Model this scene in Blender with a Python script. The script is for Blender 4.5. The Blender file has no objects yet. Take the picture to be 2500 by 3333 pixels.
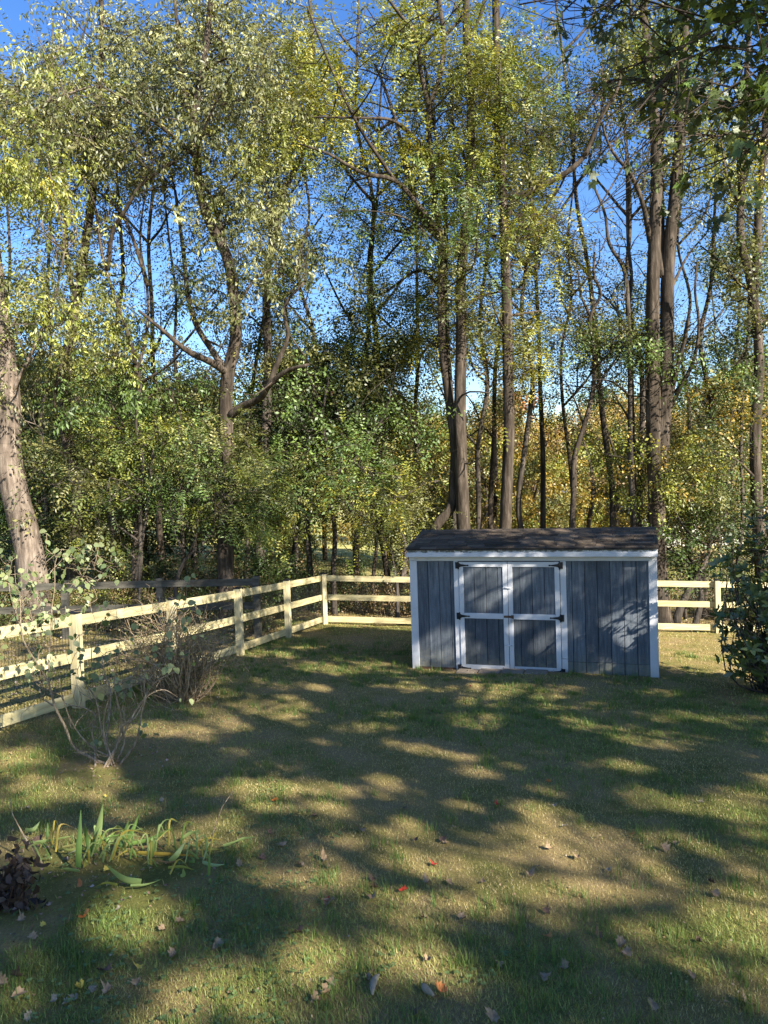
import bpy, math, random
import numpy as np
from mathutils import Matrix, Vector, Euler
R = math.radians
random.seed(7); rng = np.random.default_rng(7)
sc = bpy.context.scene; COL = sc.collection
# ------------------------------------------------------------ camera
F = 2407.0
cd = bpy.data.cameras.new('camera'); cam = bpy.data.objects.new('camera', cd); COL.objects.link(cam)
cd.sensor_fit = 'VERTICAL'; cd.sensor_height = 36; cd.lens = 26; cd.clip_start = .05; cd.clip_end = 2000
RM = Matrix.Rotation(R(88.3), 3, 'X') @ Matrix.Rotation(R(-1.8), 3, 'Z')
cam.matrix_world = Matrix.Translation((0, 0, 3.05)) @ RM.to_4x4(); sc.camera = cam
RN = np.array(RM); CZ = np.array([0, 0, 3.05])
def ray(px, py): return RN @ np.array([(px-1250)/F, -(py-1666.5)/F, -1.0])
def P(px, py, Y):
    d = ray(px, py); return CZ + d*(Y/d[1])
def proj(p):
    q = (np.atleast_2d(p)-CZ) @ RN
    w = np.maximum(-q[:, 2], .01)
    return 1250+F*q[:, 0]/w, 1666.5-F*q[:, 1]/w
def GZ(x, y):
    x = np.asarray(x, float); y = np.asarray(y, float)
    yy = np.minimum(y, 24)
    z = .73-.04*np.clip(x, -16, 16)-.054*yy
    z = z-.10*np.exp(-(((x-.6)/1.5)**2+((y-13.2)/1.3)**2))
    z = z-.02*np.clip(y-24, 0, 20)+.012*np.sin(x*1.3+.5)*np.sin(y*.9)+.01*np.sin(x*2.9+y*1.7)
    far = np.clip(y-70, 0, 400); z = z+far*.03
    return z
def G(px, py):
    d = ray(px, py); t = 3.0
    for _ in range(400):
        p = CZ+d*t
        g = float(GZ(p[0], p[1]))
        if p[2] <= g+.002: break
        t += max(.003, (p[2]-g)*.8/abs(d[2]))
        if t > 300: break
    return np.array([p[0], p[1], float(GZ(p[0], p[1]))])
# ------------------------------------------------------------ object helpers
def tag(o, label=None, cat=None, group=None, kind=None):
    for k, v in (('label', label), ('category', cat), ('group', group), ('kind', kind)):
        if v: o[k] = v
    return o
def empty(name, loc, label=None, cat=None, group=None, rz=0):
    o = bpy.data.objects.new(name, None); COL.objects.link(o); o.location = loc; o.rotation_euler.z = rz
    o.empty_display_size = .2
    return tag(o, label, cat, group)
def link(name, me, mat, parent=None, local=False):
    o = bpy.data.objects.new(name, me); COL.objects.link(o)
    if mat and not me.materials: me.materials.append(mat)
    if parent:
        o.parent = parent
        if not local:
            o.matrix_parent_inverse = Matrix.LocRotScale(parent.location, parent.rotation_euler, None).inverted()
    return o
class MB:
    def __init__(s): s.v = []; s.f = []; s.c = []; s.n = 0; s.sm = []
    def add(s, v, f, col=(1, 1, 1), smooth=False):
        v = np.asarray(v, float).reshape(-1, 3); s.v.append(v)
        s.f += [tuple(i+s.n for i in q) for q in f]; s.sm += [smooth]*len(f)
        s.c.append(np.tile(col, (len(v), 1)) if np.ndim(col) == 1 else col); s.n += len(v)
    def box(s, x0, x1, y0, y1, z0, z1, col=(1, 1, 1), M=None, b=0.0):
        if b > 0:
            # chamfered box : 24 verts
            vs = []; X = (x0, x1); Y = (y0, y1); Z = (z0, z1)
            idx = {}
            for i in (0, 1):
                for j in (0, 1):
                    for k in (0, 1):
                        sx, sy, sz = 1-2*i, 1-2*j, 1-2*k
                        for a in range(3):
                            p = [X[i]+sx*b, Y[j]+sy*b, Z[k]+sz*b]; p[a] = (X[i], Y[j], Z[k])[a]
                            idx[i, j, k, a] = len(vs); vs.append(p)
            fs = []
            def q(*ks): fs.append([idx[k] for k in ks])
            for i in (0, 1):
                f = [(i, 0, 0, 0), (i, 1, 0, 0), (i, 1, 1, 0), (i, 0, 1, 0)]; q(*(f if i else f[::-1]))
                f = [(0, i, 0, 1), (0, i, 1, 1), (1, i, 1, 1), (1, i, 0, 1)]; q(*(f if i else f[::-1]))
                f = [(0, 0, i, 2), (1, 0, i, 2), (1, 1, i, 2), (0, 1, i, 2)]; q(*(f if i else f[::-1]))
            for j in (0, 1):
                for k in (0, 1):
                    q((0, j, k, 1), (1, j, k, 1), (1, j, k, 2), (0, j, k, 2))
                    q((j, 0, k, 0), (j, 1, k, 0), (j, 1, k, 2), (j, 0, k, 2))
                    q((j, k, 0, 0), (j, k, 1, 0), (j, k, 1, 1), (j, k, 0, 1))
                    for i in (0, 1): pass
            for i in (0, 1):
                for j in (0, 1):
                    for k in (0, 1): q((i, j, k, 0), (i, j, k, 1), (i, j, k, 2))
            v = np.array(vs)
        else:
            v = np.array([(x, y, z) for x in (x0, x1) for y in (y0, y1) for z in (z0, z1)])
            fs = [(0, 1, 3, 2), (4, 6, 7, 5), (0, 4, 5, 1), (2, 3, 7, 6), (0, 2, 6, 4), (1, 5, 7, 3)]
        if M is not None: v = v @ np.array(M.to_3x3()).T+np.array(M.translation)
        s.add(v, fs, col)
    def tube(s, pts, rad, n=8, col=(1, 1, 1), cap=True, rough=0.0):
        pts = np.asarray(pts, float); m = len(pts)
        rad = np.broadcast_to(rad, (m,)).astype(float)
        t = np.gradient(pts, axis=0); t /= np.linalg.norm(t, axis=1)[:, None]+1e-9
        ref = np.array([.13, .97, .21]) if abs(t[0][1]) < .8 else np.array([1, .1, 0.])
        u = np.cross(t, ref); u /= np.linalg.norm(u, axis=1)[:, None]+1e-9
        w = np.cross(t, u)
        a = np.arange(n)*2*math.pi/n
        rr = rad[:, None]*np.ones(n)
        if rough:
            ph = rng.random(3)*6
            k = np.arange(m)[:, None]*.25
            rr = rr*(1+rough*(np.sin(a*3+ph[0]+k)+.6*np.sin(a*5+ph[1]-k*.7)+.5*rng.standard_normal((m, n))))
        v = pts[:, None]+rr[..., None]*(np.cos(a)[None, :, None]*u[:, None]+np.sin(a)[None, :, None]*w[:, None])
        f = []
        for i in range(m-1):
            for j in range(n):
                k = (j+1) % n; f.append((i*n+j, i*n+k, (i+1)*n+k, (i+1)*n+j))
        if cap: f.append(tuple(range((m-1)*n, m*n))); f.append(tuple(range(n))[::-1])
        s.add(v.reshape(-1, 3), f, col, True)
    def mesh(s, name):
        me = bpy.data.meshes.new(name)
        v = np.concatenate(s.v)
        me.from_pydata(v.tolist(), [], s.f)
        me.polygons.foreach_set('use_smooth', np.array(s.sm, bool))
        c = np.concatenate(s.c); at = me.color_attributes.new('Col', 'FLOAT_COLOR', 'POINT')
        at.data.foreach_set('color', np.concatenate([c, np.ones((len(c), 1))], 1).ravel().astype(np.float32))
        me.update(); return me
    def build(s, name, mat, parent=None, local=False): return link(name, s.mesh(name), mat, parent, local)
def poly_mesh(name, V, M, C):
    """V (N,M,3) verts of N faces with M verts, C (N,3) colours"""
    N = len(V); me = bpy.data.meshes.new(name)
    me.vertices.add(N*M); me.vertices.foreach_set('co', V.reshape(-1).astype(np.float32))
    me.loops.add(N*M); me.loops.foreach_set('vertex_index', np.arange(N*M, dtype=np.int32))
    me.polygons.add(N); me.polygons.foreach_set('loop_start', np.arange(0, N*M, M, dtype=np.int32))
    try: me.polygons.foreach_set('loop_total', np.full(N, M, dtype=np.int32))
    except Exception: pass
    at = me.color_attributes.new('Col', 'FLOAT_COLOR', 'POINT')
    CC = np.ones((N, M, 4), np.float32); CC[:, :, :3] = C[:, None]
    at.data.foreach_set('color', CC.ravel()); me.update(calc_edges=True); me.validate(); return me
# ------------------------------------------------------------ materials
def mat(name):
    m = bpy.data.materials.new(name); m.use_nodes = True; nt = m.node_tree; nt.nodes.clear()
    return m, nt, nt.nodes, nt.links
def N(nt, t, **k):
    n = nt.nodes.new(t)
    for a, b in k.items():
        if a.startswith('_'): setattr(n, a[1:], b)
        else: n.inputs[a.replace('_', ' ')].default_value = b
    return n
def ramp(nt, stops, fac):
    r = nt.nodes.new('ShaderNodeValToRGB'); e = r.color_ramp.elements
    while len(e) < len(stops): e.new(.5)
    for q, (p, c) in zip(e, stops): q.position = p; q.color = (*c, 1) if len(c) == 3 else c
    nt.links.new(fac, r.inputs[0]); return r.outputs[0]
def mixc(nt, fac, a, b, mode='MIX'):
    m = nt.nodes.new('ShaderNodeMix'); m.data_type = 'RGBA'; m.blend_type = mode
    for s, v in ((m.inputs[0], fac), (m.inputs[6], a), (m.inputs[7], b)):
        if hasattr(v, 'links'): nt.links.new(v, s)
        elif isinstance(v, (int, float)): s.default_value = v
        else: s.default_value = (*v, 1)
    return m.outputs[2]
def noise(nt, scale, detail=4, rough=.6, vec=None, stretch=None):
    n = N(nt, 'ShaderNodeTexNoise', Scale=scale, Detail=detail, Roughness=rough)
    if vec is None: vec = nt.nodes.new('ShaderNodeTexCoord').outputs['Object']
    if stretch:
        mp = N(nt, 'ShaderNodeMapping'); mp.inputs['Scale'].default_value = stretch
        nt.links.new(vec, mp.inputs[0]); vec = mp.outputs[0]
    nt.links.new(vec, n.inputs['Vector']); return n.outputs[0]
def out(nt, sh):
    o = nt.nodes.new('ShaderNodeOutputMaterial'); nt.links.new(sh, o.inputs[0])
def principled(nt, col, rough=.8, bump=None, bs=.3, bd=.01, spec=.3, metal=0):
    p = N(nt, 'ShaderNodeBsdfPrincipled', Roughness=rough, Metallic=metal); p.inputs['Specular IOR Level'].default_value = spec
    if hasattr(col, 'links'): nt.links.new(col, p.inputs[0])
    else: p.inputs[0].default_value = (*col, 1)
    if bump is not None:
        b = N(nt, 'ShaderNodeBump', Strength=bs, Distance=bd); nt.links.new(bump, b.inputs['Height']); nt.links.new(b.outputs[0], p.inputs['Normal'])
    out(nt, p.outputs[0]); return p
def attr(nt): return N(nt, 'ShaderNodeAttribute', _attribute_name='Col').outputs[0]
def leaf_mat(name, trans=.32, gloss=.03, rough=.5):
    m, nt, nd, lk = mat(name); c = attr(nt)
    d = N(nt, 'ShaderNodeBsdfDiffuse'); t = N(nt, 'ShaderNodeBsdfTranslucent'); g = N(nt, 'ShaderNodeBsdfGlossy', Roughness=rough)
    lk.new(c, d.inputs[0]); tc = mixc(nt, 1.0, c, (1.1, 1.0, .45), 'MULTIPLY'); lk.new(tc, t.inputs[0])
    g.inputs[0].default_value = (1, 1, 1, 1)
    a = N(nt, 'ShaderNodeMixShader'); a.inputs[0].default_value = trans; lk.new(d.outputs[0], a.inputs[1]); lk.new(t.outputs[0], a.inputs[2])
    b = N(nt, 'ShaderNodeMixShader'); b.inputs[0].default_value = gloss; lk.new(a.outputs[0], b.inputs[1]); lk.new(g.outputs[0], b.inputs[2])
    out(nt, b.outputs[0]); return m
def bark_mat(name, c1, c2, c3, sc_=9, stretch=(1, 1, .16)):
    m, nt, nd, lk = mat(name)
    n = noise(nt, sc_, 5, .65, stretch=stretch); n2 = noise(nt, 1.3, 3, .6); n3 = noise(nt, 40, 3, .7)
    c = ramp(nt, [(.3, c1), (.5, c2), (.68, c3)], n)
    c = mixc(nt, .35, c, ramp(nt, [(.35, (.45, .45, .42)), (.65, (1.2, 1.15, 1.1))], n2), 'MULTIPLY')
    h = mixc(nt, .25, n, n3)
    principled(nt, c, .9, h, 1.0, .035, .15); return m
M_leaf = leaf_mat('leaf'); M_leafgloss = leaf_mat('glossy_leaf', .2, .06, .4); M_grass = leaf_mat('grass_blade', .38, .02, .6)
M_dead = leaf_mat('dry_leaf', .12, .03, .6)
M_bark = bark_mat('grey_brown_bark', (.018, .013, .010), (.052, .041, .030), (.12, .095, .073))
M_barkpale = bark_mat('pale_bark', (.05, .04, .032), (.14, .11, .085), (.26, .215, .17), 11)
M_barkdark = bark_mat('dark_bark', (.02, .017, .014), (.06, .05, .04), (.13, .11, .09))
M_twig = bark_mat('shrub_stem_bark', (.10, .075, .045), (.23, .18, .12), (.40, .34, .25), 30)
M_twigtan = bark_mat('tan_twig_bark', (.16, .11, .06), (.34, .25, .15), (.5, .40, .27), 30)
# lawn ground
def lawn_colour(nt):
    tc = nt.nodes.new('ShaderNodeTexCoord').outputs['Object']
    a = noise(nt, .55, 4, .6, tc); b = noise(nt, 2.2, 4, .65, tc); 
    m1 = mixc(nt, .45, a, b)
    return ramp(nt, [(.38, (.31, .235, .12)), (.50, (.27, .22, .09)), (.60, (.17, .17, .055)), (.70, (.10, .12, .035))], m1)
m, nt, nd, lk = mat('soil_and_turf'); M_ground = m
g1 = lawn_colour(nt); g2 = noise(nt, 60, 5, .8); g3 = noise(nt, 9, 4, .6)
c = mixc(nt, .75, g1, ramp(nt, [(.3, (.45, .42, .38)), (.55, (.95, .9, .8)), (.75, (1.45, 1.35, 1.2))], g2), 'MULTIPLY')
# brown leaf litter under the trees behind the fence, by position
tc = nt.nodes.new('ShaderNodeTexCoord').outputs['Object']; sep = N(nt, 'ShaderNodeSeparateXYZ'); lk.new(tc, sep.inputs[0])
mr = N(nt, 'ShaderNodeMapRange'); mr.inputs[1].default_value = 18; mr.inputs[2].default_value = 20; lk.new(sep.outputs[1], mr.inputs[0])
mr2 = N(nt, 'ShaderNodeMapRange'); mr2.inputs[1].default_value = 27; mr2.inputs[2].default_value = 34; mr2.inputs[3].default_value = 1; mr2.inputs[4].default_value = 0; lk.new(sep.outputs[1], mr2.inputs[0])
mm = N(nt, 'ShaderNodeMath', _operation='MULTIPLY'); lk.new(mr.outputs[0], mm.inputs[0]); lk.new(mr2.outputs[0], mm.inputs[1])
mk = N(nt, 'ShaderNodeMath', _operation='MULTIPLY'); lk.new(mm.outputs[0], mk.inputs[0]); lk.new(ramp(nt, [(.4, (0, 0, 0)), (.55, (1, 1, 1))], noise(nt, .5, 4)), mk.inputs[1])
litter = ramp(nt, [(.35, (.05, .035, .02)), (.5, (.14, .09, .05)), (.65, (.25, .18, .10))], noise(nt, 14, 6, .8))
c = mixc(nt, mk.outputs[0], c, litter)
mr3 = N(nt, 'ShaderNodeMapRange'); mr3.inputs[1].default_value = 28; mr3.inputs[2].default_value = 36; lk.new(sep.outputs[1], mr3.inputs[0])
meadow = ramp(nt, [(.35, (.26, .27, .08)), (.5, (.38, .34, .13)), (.65, (.30, .33, .09))], noise(nt, .4, 6, .7))
c = mixc(nt, mr3.outputs[0], c, meadow)
principled(nt, c, .95, g2, .8, .03, .05)
def wood_mat(name, c1, c2, c3, axis='x', sc_=3):
    m, nt, nd, lk = mat(name); tc = nt.nodes.new('ShaderNodeTexCoord').outputs['Object']
    st = {'x': (.12, 1, 1), 'z': (1, 1, .12)}[axis]
    n = noise(nt, sc_*8, 5, .6, tc, st); n2 = noise(nt, 2.2, 3, .5, tc); kn = N(nt, 'ShaderNodeTexVoronoi', Scale=2.3); lk.new(tc, kn.inputs[0])
    kr = ramp(nt, [(0.03, (.35, .22, .12)), (.09, (1, 1, 1))], kn.outputs[0])
    c = ramp(nt, [(.3, c1), (.5, c2), (.7, c3)], n); c = mixc(nt, 1, c, kr, 'MULTIPLY')
    c = mixc(nt, .4, c, ramp(nt, [(.3, (.8, .85, .75)), (.7, (1.15, 1.1, 1.05))], n2), 'MULTIPLY')
    c = mixc(nt, 1, c, attr(nt), 'MULTIPLY')
    principled(nt, c, .75, n, .3, .004, .2); return m
M_pine = wood_mat('pressure_treated_pine', (.34, .28, .14), (.47, .40, .215), (.57, .50, .29))
M_pinepost = wood_mat('pine_post_wood', (.36, .30, .17), (.48, .41, .24), (.57, .50, .31), 'z')
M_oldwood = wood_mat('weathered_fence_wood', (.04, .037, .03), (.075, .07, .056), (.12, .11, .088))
m, nt, nd, lk = mat('slate_blue_siding'); M_siding = m
tc = nt.nodes.new('ShaderNodeTexCoord').outputs['Object']
n = noise(nt, 26, 6, .7, tc, (1, 1, .08)); n2 = noise(nt, 2.5, 5, .6, tc); n3 = noise(nt, 90, 3, .7, tc, (.2, 1, 1))
c = ramp(nt, [(.26, (.050, .060, .074)), (.48, (.090, .106, .125)), (.72, (.165, .182, .20))], n)
c = mixc(nt, .5, c, ramp(nt, [(.3, (.6, .62, .62)), (.7, (1.25, 1.2, 1.15))], n2), 'MULTIPLY')
c = mixc(nt, .25, c, ramp(nt, [(.4, (.6, .6, .6)), (.6, (1.2, 1.2, 1.2))], n3), 'MULTIPLY')
c = mixc(nt, 1, c, attr(nt), 'MULTIPLY')
sp_ = N(nt, 'ShaderNodeSeparateXYZ'); lk.new(tc, sp_.inputs[0]); lo = N(nt, 'ShaderNodeMapRange'); lo.inputs[1].default_value = .42; lo.inputs[2].default_value = .0; lk.new(sp_.outputs[2], lo.inputs[0])
dm = N(nt, 'ShaderNodeMath', _operation='MULTIPLY'); lk.new(lo.outputs[0], dm.inputs[0]); lk.new(ramp(nt, [(.38, (.1, .1, .1)), (.62, (1, 1, 1))], noise(nt, 9, 5, .75, tc)), dm.inputs[1])
c = mixc(nt, dm.outputs[0], c, (.17, .165, .12))
principled(nt, c, .7, mixc(nt, .3, n, n3), .9, .006, .25)
m, nt, nd, lk = mat('weathered_white_paint'); M_white = m
tc = nt.nodes.new('ShaderNodeTexCoord').outputs['Object']
n = noise(nt, 7, 6, .7, tc); n2 = noise(nt, 55, 4, .75, tc); sep = N(nt, 'ShaderNodeSeparateXYZ'); lk.new(tc, sep.inputs[0])
c = ramp(nt, [(.25, (.44, .44, .45)), (.45, (.51, .515, .525)), (.7, (.55, .55, .555))], n)
c = mixc(nt, ramp(nt, [(.68, (0, 0, 0)), (.73, (1, 1, 1))], n2), c, (.30, .28, .25))
lo = N(nt, 'ShaderNodeMapRange'); lo.inputs[1].default_value = .22; lo.inputs[2].default_value = 0; lk.new(sep.outputs[2], lo.inputs[0])
dm = N(nt, 'ShaderNodeMath', _operation='MULTIPLY'); lk.new(lo.outputs[0], dm.inputs[0]); lk.new(n, dm.inputs[1])
c = mixc(nt, dm.outputs[0], c, (.38, .36, .30)); c = mixc(nt, 1, c, attr(nt), 'MULTIPLY')
principled(nt, c, .6, n2, .25, .003, .3)
m, nt, nd, lk = mat('mossy_white_fascia'); M_fascia = m
tc = nt.nodes.new('ShaderNodeTexCoord').outputs['Object']; sep = N(nt, 'ShaderNodeSeparateXYZ'); lk.new(tc, sep.inputs[0])
n = noise(nt, 16, 6, .8, tc, (.8, 1, 1.4)); 
hi = N(nt, 'ShaderNodeMapRange'); hi.inputs[1].default_value = 1.97; hi.inputs[2].default_value = 2.085; hi.inputs[3].default_value = -.25; hi.inputs[4].default_value = .16; lk.new(sep.outputs[2], hi.inputs[0])
ad = N(nt, 'ShaderNodeMath', _operation='ADD'); lk.new(n, ad.inputs[0]); lk.new(hi.outputs[0], ad.inputs[1])
c = mixc(nt, ramp(nt, [(.44, (0, 0, 0)), (.56, (1, 1, 1))], ad.outputs[0]), (.50, .505, .51), (.10, .10, .085))
principled(nt, c, .65, n, .3, .003, .3)
m, nt, nd, lk = mat('asphalt_shingle'); M_shingle = m
n = noise(nt, 180, 3, .8); n2 = noise(nt, 3, 5, .6)
c = mixc(nt, .7, attr(nt), ramp(nt, [(.3, (.5, .5, .5)), (.7, (1.6, 1.55, 1.5))], n), 'MULTIPLY')
c = mixc(nt, .6, c, ramp(nt, [(.35, (.65, .66, .6)), (.7, (1.25, 1.2, 1.15))], n2), 'MULTIPLY')
principled(nt, c, .9, n, .8, .004, .15)
def flat(name, col, rough=.6, metal=0, sc_=20):
    m, nt, nd, lk = mat(name); n = noise(nt, sc_, 4, .6)
    c = mixc(nt, 1, ramp(nt, [(.3, (.8, .8, .8)), (.7, (1.15, 1.15, 1.15))], n), col, 'MULTIPLY')
    c = mixc(nt, 1, c, attr(nt), 'MULTIPLY')
    principled(nt, c, rough, n, .2, .003, .3, metal); return m
M_iron = flat('black_iron', (.012, .012, .014), .5); M_core = flat('dark_wall_core', (.012, .014, .018), .9); M_steel = flat('galvanised_steel', (.45, .44, .42), .4, .7)
M_rust = flat('rusty_steel', (.09, .05, .03), .7); M_wire = flat('black_wire', (.02, .022, .02), .6)
M_paver = flat('concrete_paver', (.21, .17, .12), .9, 0, 12); M_wallw = flat('pale_house_wall', (.62, .60, .56), .8)
M_roofr = flat('brown_house_roof', (.22, .13, .10), .85); M_roofg = flat('grey_house_roof', (.26, .26, .28), .85)
M_glass = flat('dark_window_glass', (.03, .035, .045), .15)
# ------------------------------------------------------------ world and sun
sd = Vector((.68*math.cos(R(32)), -.733*math.cos(R(32)), math.sin(R(32)))).normalized(); SD = np.array(sd)
w = bpy.data.worlds.new('World'); sc.world = w; w.use_nodes = True; nt = w.node_tree
sky = nt.nodes.new('ShaderNodeTexSky'); sky.sky_type = 'NISHITA'; sky.sun_disc = False
sky.sun_elevation = R(32); sky.sun_rotation = math.atan2(sd.x, sd.y); sky.air_density = 1.1; sky.dust_density = .25; sky.ozone_density = 2.2
bg = nt.nodes['Background']; bg.inputs[1].default_value = .080; hs = nt.nodes.new('ShaderNodeHueSaturation'); hs.inputs['Hue'].default_value = .513; hs.inputs['Saturation'].default_value = 1.3; nt.links.new(sky.outputs[0], hs.inputs['Color']); nt.links.new(hs.outputs[0], bg.inputs[0])
sl = bpy.data.lights.new('sun', 'SUN'); sl.energy = 5.0; sl.angle = R(.47); sl.color = (1, .93, .82)
so = bpy.data.objects.new('sun', sl); COL.objects.link(so); so.rotation_euler = sd.to_track_quat('Z', 'Y').to_euler(); so.location = (8, -8, 20)
sc.view_settings.view_transform = 'Standard'; sc.view_settings.look = 'None'; sc.view_settings.exposure = 1.8
sc.cycles.max_bounces = 6; sc.cycles.diffuse_bounces = 3; sc.cycles.glossy_bounces = 2; sc.cycles.transmission_bounces = 4; sc.cycles.transparent_max_bounces = 4
# ------------------------------------------------------------ ground
xs = np.concatenate([np.linspace(-300, -20, 15)[:-1], np.linspace(-20, 20, 121), np.linspace(20, 300, 15)[1:]])
ys = np.concatenate([np.linspace(-60, 0, 7)[:-1], np.linspace(0, 30, 101), np.linspace(30, 500, 41)[1:]])
X, Y = np.meshgrid(xs, ys); V = np.stack([X, Y, GZ(X, Y)], -1).reshape(-1, 3); nx = len(xs)
me = bpy.data.meshes.new('ground')
me.from_pydata(V.tolist(), [], [(j*nx+i, j*nx+i+1, (j+1)*nx+i+1, (j+1)*nx+i) for j in range(len(ys)-1) for i in range(nx-1)])
me.polygons.foreach_set('use_smooth', np.ones(len(me.polygons), bool))
tag(link('ground', me, M_ground), kind='structure')
# value noise for colours
_g = np.random.default_rng(3).random((64, 64))
def vnoise(x, y):
    xi = np.floor(x).astype(int); yi = np.floor(y).astype(int); fx = x-xi; fy = y-yi; fx = fx*fx*(3-2*fx); fy = fy*fy*(3-2*fy)
    g = lambda a, b: _g[a % 64, b % 64]
    return (g(xi, yi)*(1-fx)+g(xi+1, yi)*fx)*(1-fy)+(g(xi, yi+1)*(1-fx)+g(xi+1, yi+1)*fx)*fy
def fbm(x, y): return .5*vnoise(x, y)+.3*vnoise(x*2.1+7, y*2.1+3)+.2*vnoise(x*4.3+1, y*4.3+9)
def pal(stops, t):
    xs = [s[0] for s in stops]; return np.stack([np.interp(t, xs, [s[1][i] for s in stops]) for i in range(3)], -1)
# ------------------------------------------------------------ grass
def in_shed(x, y):
    u = (x-.454)*EX[0]+(y-12.914)*EX[1]; v = (x-.454)*EY[0]+(y-12.914)*EY[1]
    return (u > -.02) & (u < 4.02) & (v > -.03) & (v < 2.5)
_e = np.array([3.802, -1.235]); EX = _e/np.linalg.norm(_e); EY = np.array([-EX[1], EX[0]])
def bare(x, y):
    u = (x-.454)*EX[0]+(y-12.914)*EX[1]; v = (x-.454)*EY[0]+(y-12.914)*EY[1]
    b = ((u-1.65)/1.0)**4+((v+.12)/.34)**2 < 1
    b |= ((u-4.2)/.28)**2+((v-1.0)/1.3)**2 < 1
    for (cx, cy, r) in ((-2.75, 7.2, .55), (-2.8, 10.1, .5), (-1.75, 4.9, .55), (-2.6, 4.7, .5), (-2.3, 4.3, .4)):
        b |= ((x-cx)**2+(y-cy)**2) < (r*(.7+.6*fbm(x*3, y*3)))**2
    return b
def make_grass(n, r0, r1, amax, h0, w0, name, label, seed):
    g = np.random.default_rng(seed)
    r = r0*(r1/r0)**g.random(n); th = (g.random(n)*2-1)*amax
    x = r*np.sin(th); y = r*np.cos(th)
    clump = fbm(x*1.9+20, y*1.9); green = .55*fbm(x*.55+5, y*.55+2)+.45*fbm(x*1.7+9, y*1.7)
    ok = ~in_shed(x, y); bb = bare(x, y); ok &= (~bb) | (g.random(n) < .12)
    x, y, r, clump, green = x[ok], y[ok], r[ok], clump[ok], green[ok]; n = len(x)
    green = np.clip((green-.41)/.27, 0, 1)
    isg = np.clip(green+g.normal(0, .22, n), 0, 1)
    h = h0*(.55+.75*g.random(n))*(.7+.5*green)*(1+.35*(r/18)); wd = w0*np.maximum(1, r/5)*(.7+.6*g.random(n))
    a = g.random(n)*2*math.pi; lean = g.random(n)**.6*1.3+.12
    hz = np.stack([np.cos(a), np.sin(a), 0*a], -1); d = hz*np.sin(lean)[:, None]; d[:, 2] = np.cos(lean)
    b = a+math.pi/2+g.normal(0, .4, n); sd_ = np.stack([np.cos(b), np.sin(b), 0*b], -1)*wd[:, None]*.5
    z = GZ(x, y)-.004; p = np.stack([x, y, z], -1)
    tip = p+d*h[:, None]; tip[:, 2] -= h*.15*np.sin(lean)
    V = np.stack([p-sd_, p+sd_, tip], 1)
    C = pal([(0, (.44, .35, .165)), (.35, (.40, .36, .13)), (.6, (.31, .34, .09)), (.82, (.24, .30, .07)), (1, (.16, .23, .05))], isg)*(.5+.85*g.random(n)**1.1)[:, None]
    o = link(name, poly_mesh(name, V, 3, C), M_grass); tag(o, label, 'grass', kind='stuff')
make_grass(600000, 2.9, 21, R(37), .034, .0048, 'lawn_grass', 'patchy green and straw brown mown lawn in dappled shade', 11)
g = np.random.default_rng(5)
# taller tufts
cx = g.uniform(-4, 6, 2600); cy = 3.3+g.random(2600)**1.2*12; k = fbm(cx*.55+5, cy*.55+2) > .43; cx, cy = cx[k], cy[k]
kk = 16; x = np.repeat(cx, kk)+g.normal(0, .035, len(cx)*kk); y = np.repeat(cy, kk)+g.normal(0, .035, len(cx)*kk); n = len(x)
ok = ~in_shed(x, y) & ~bare(x, y); x, y = x[ok], y[ok]; n = len(x)
a = g.random(n)*6.283; ln = g.random(n)*.6; h = .05+.07*g.random(n); hz = np.stack([np.cos(a), np.sin(a), 0*a], -1); d = hz*np.sin(ln)[:, None]; d[:, 2] = np.cos(ln)
sv = np.stack([-np.sin(a), np.cos(a), 0*a], -1)*.0028*np.maximum(1, y/6)[:, None]; p = np.stack([x, y, GZ(x, y)-.003], -1)
o = link('grass_tufts', poly_mesh('grass_tufts', np.stack([p-sv, p+sv, p+d*h[:, None]], 1), 3, pal([(0, (.07, .15, .03)), (1, (.17, .22, .05))], g.random(n))), M_grass)
tag(o, 'longer green grass tufts standing above the mown lawn', 'grass', kind='stuff')
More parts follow.
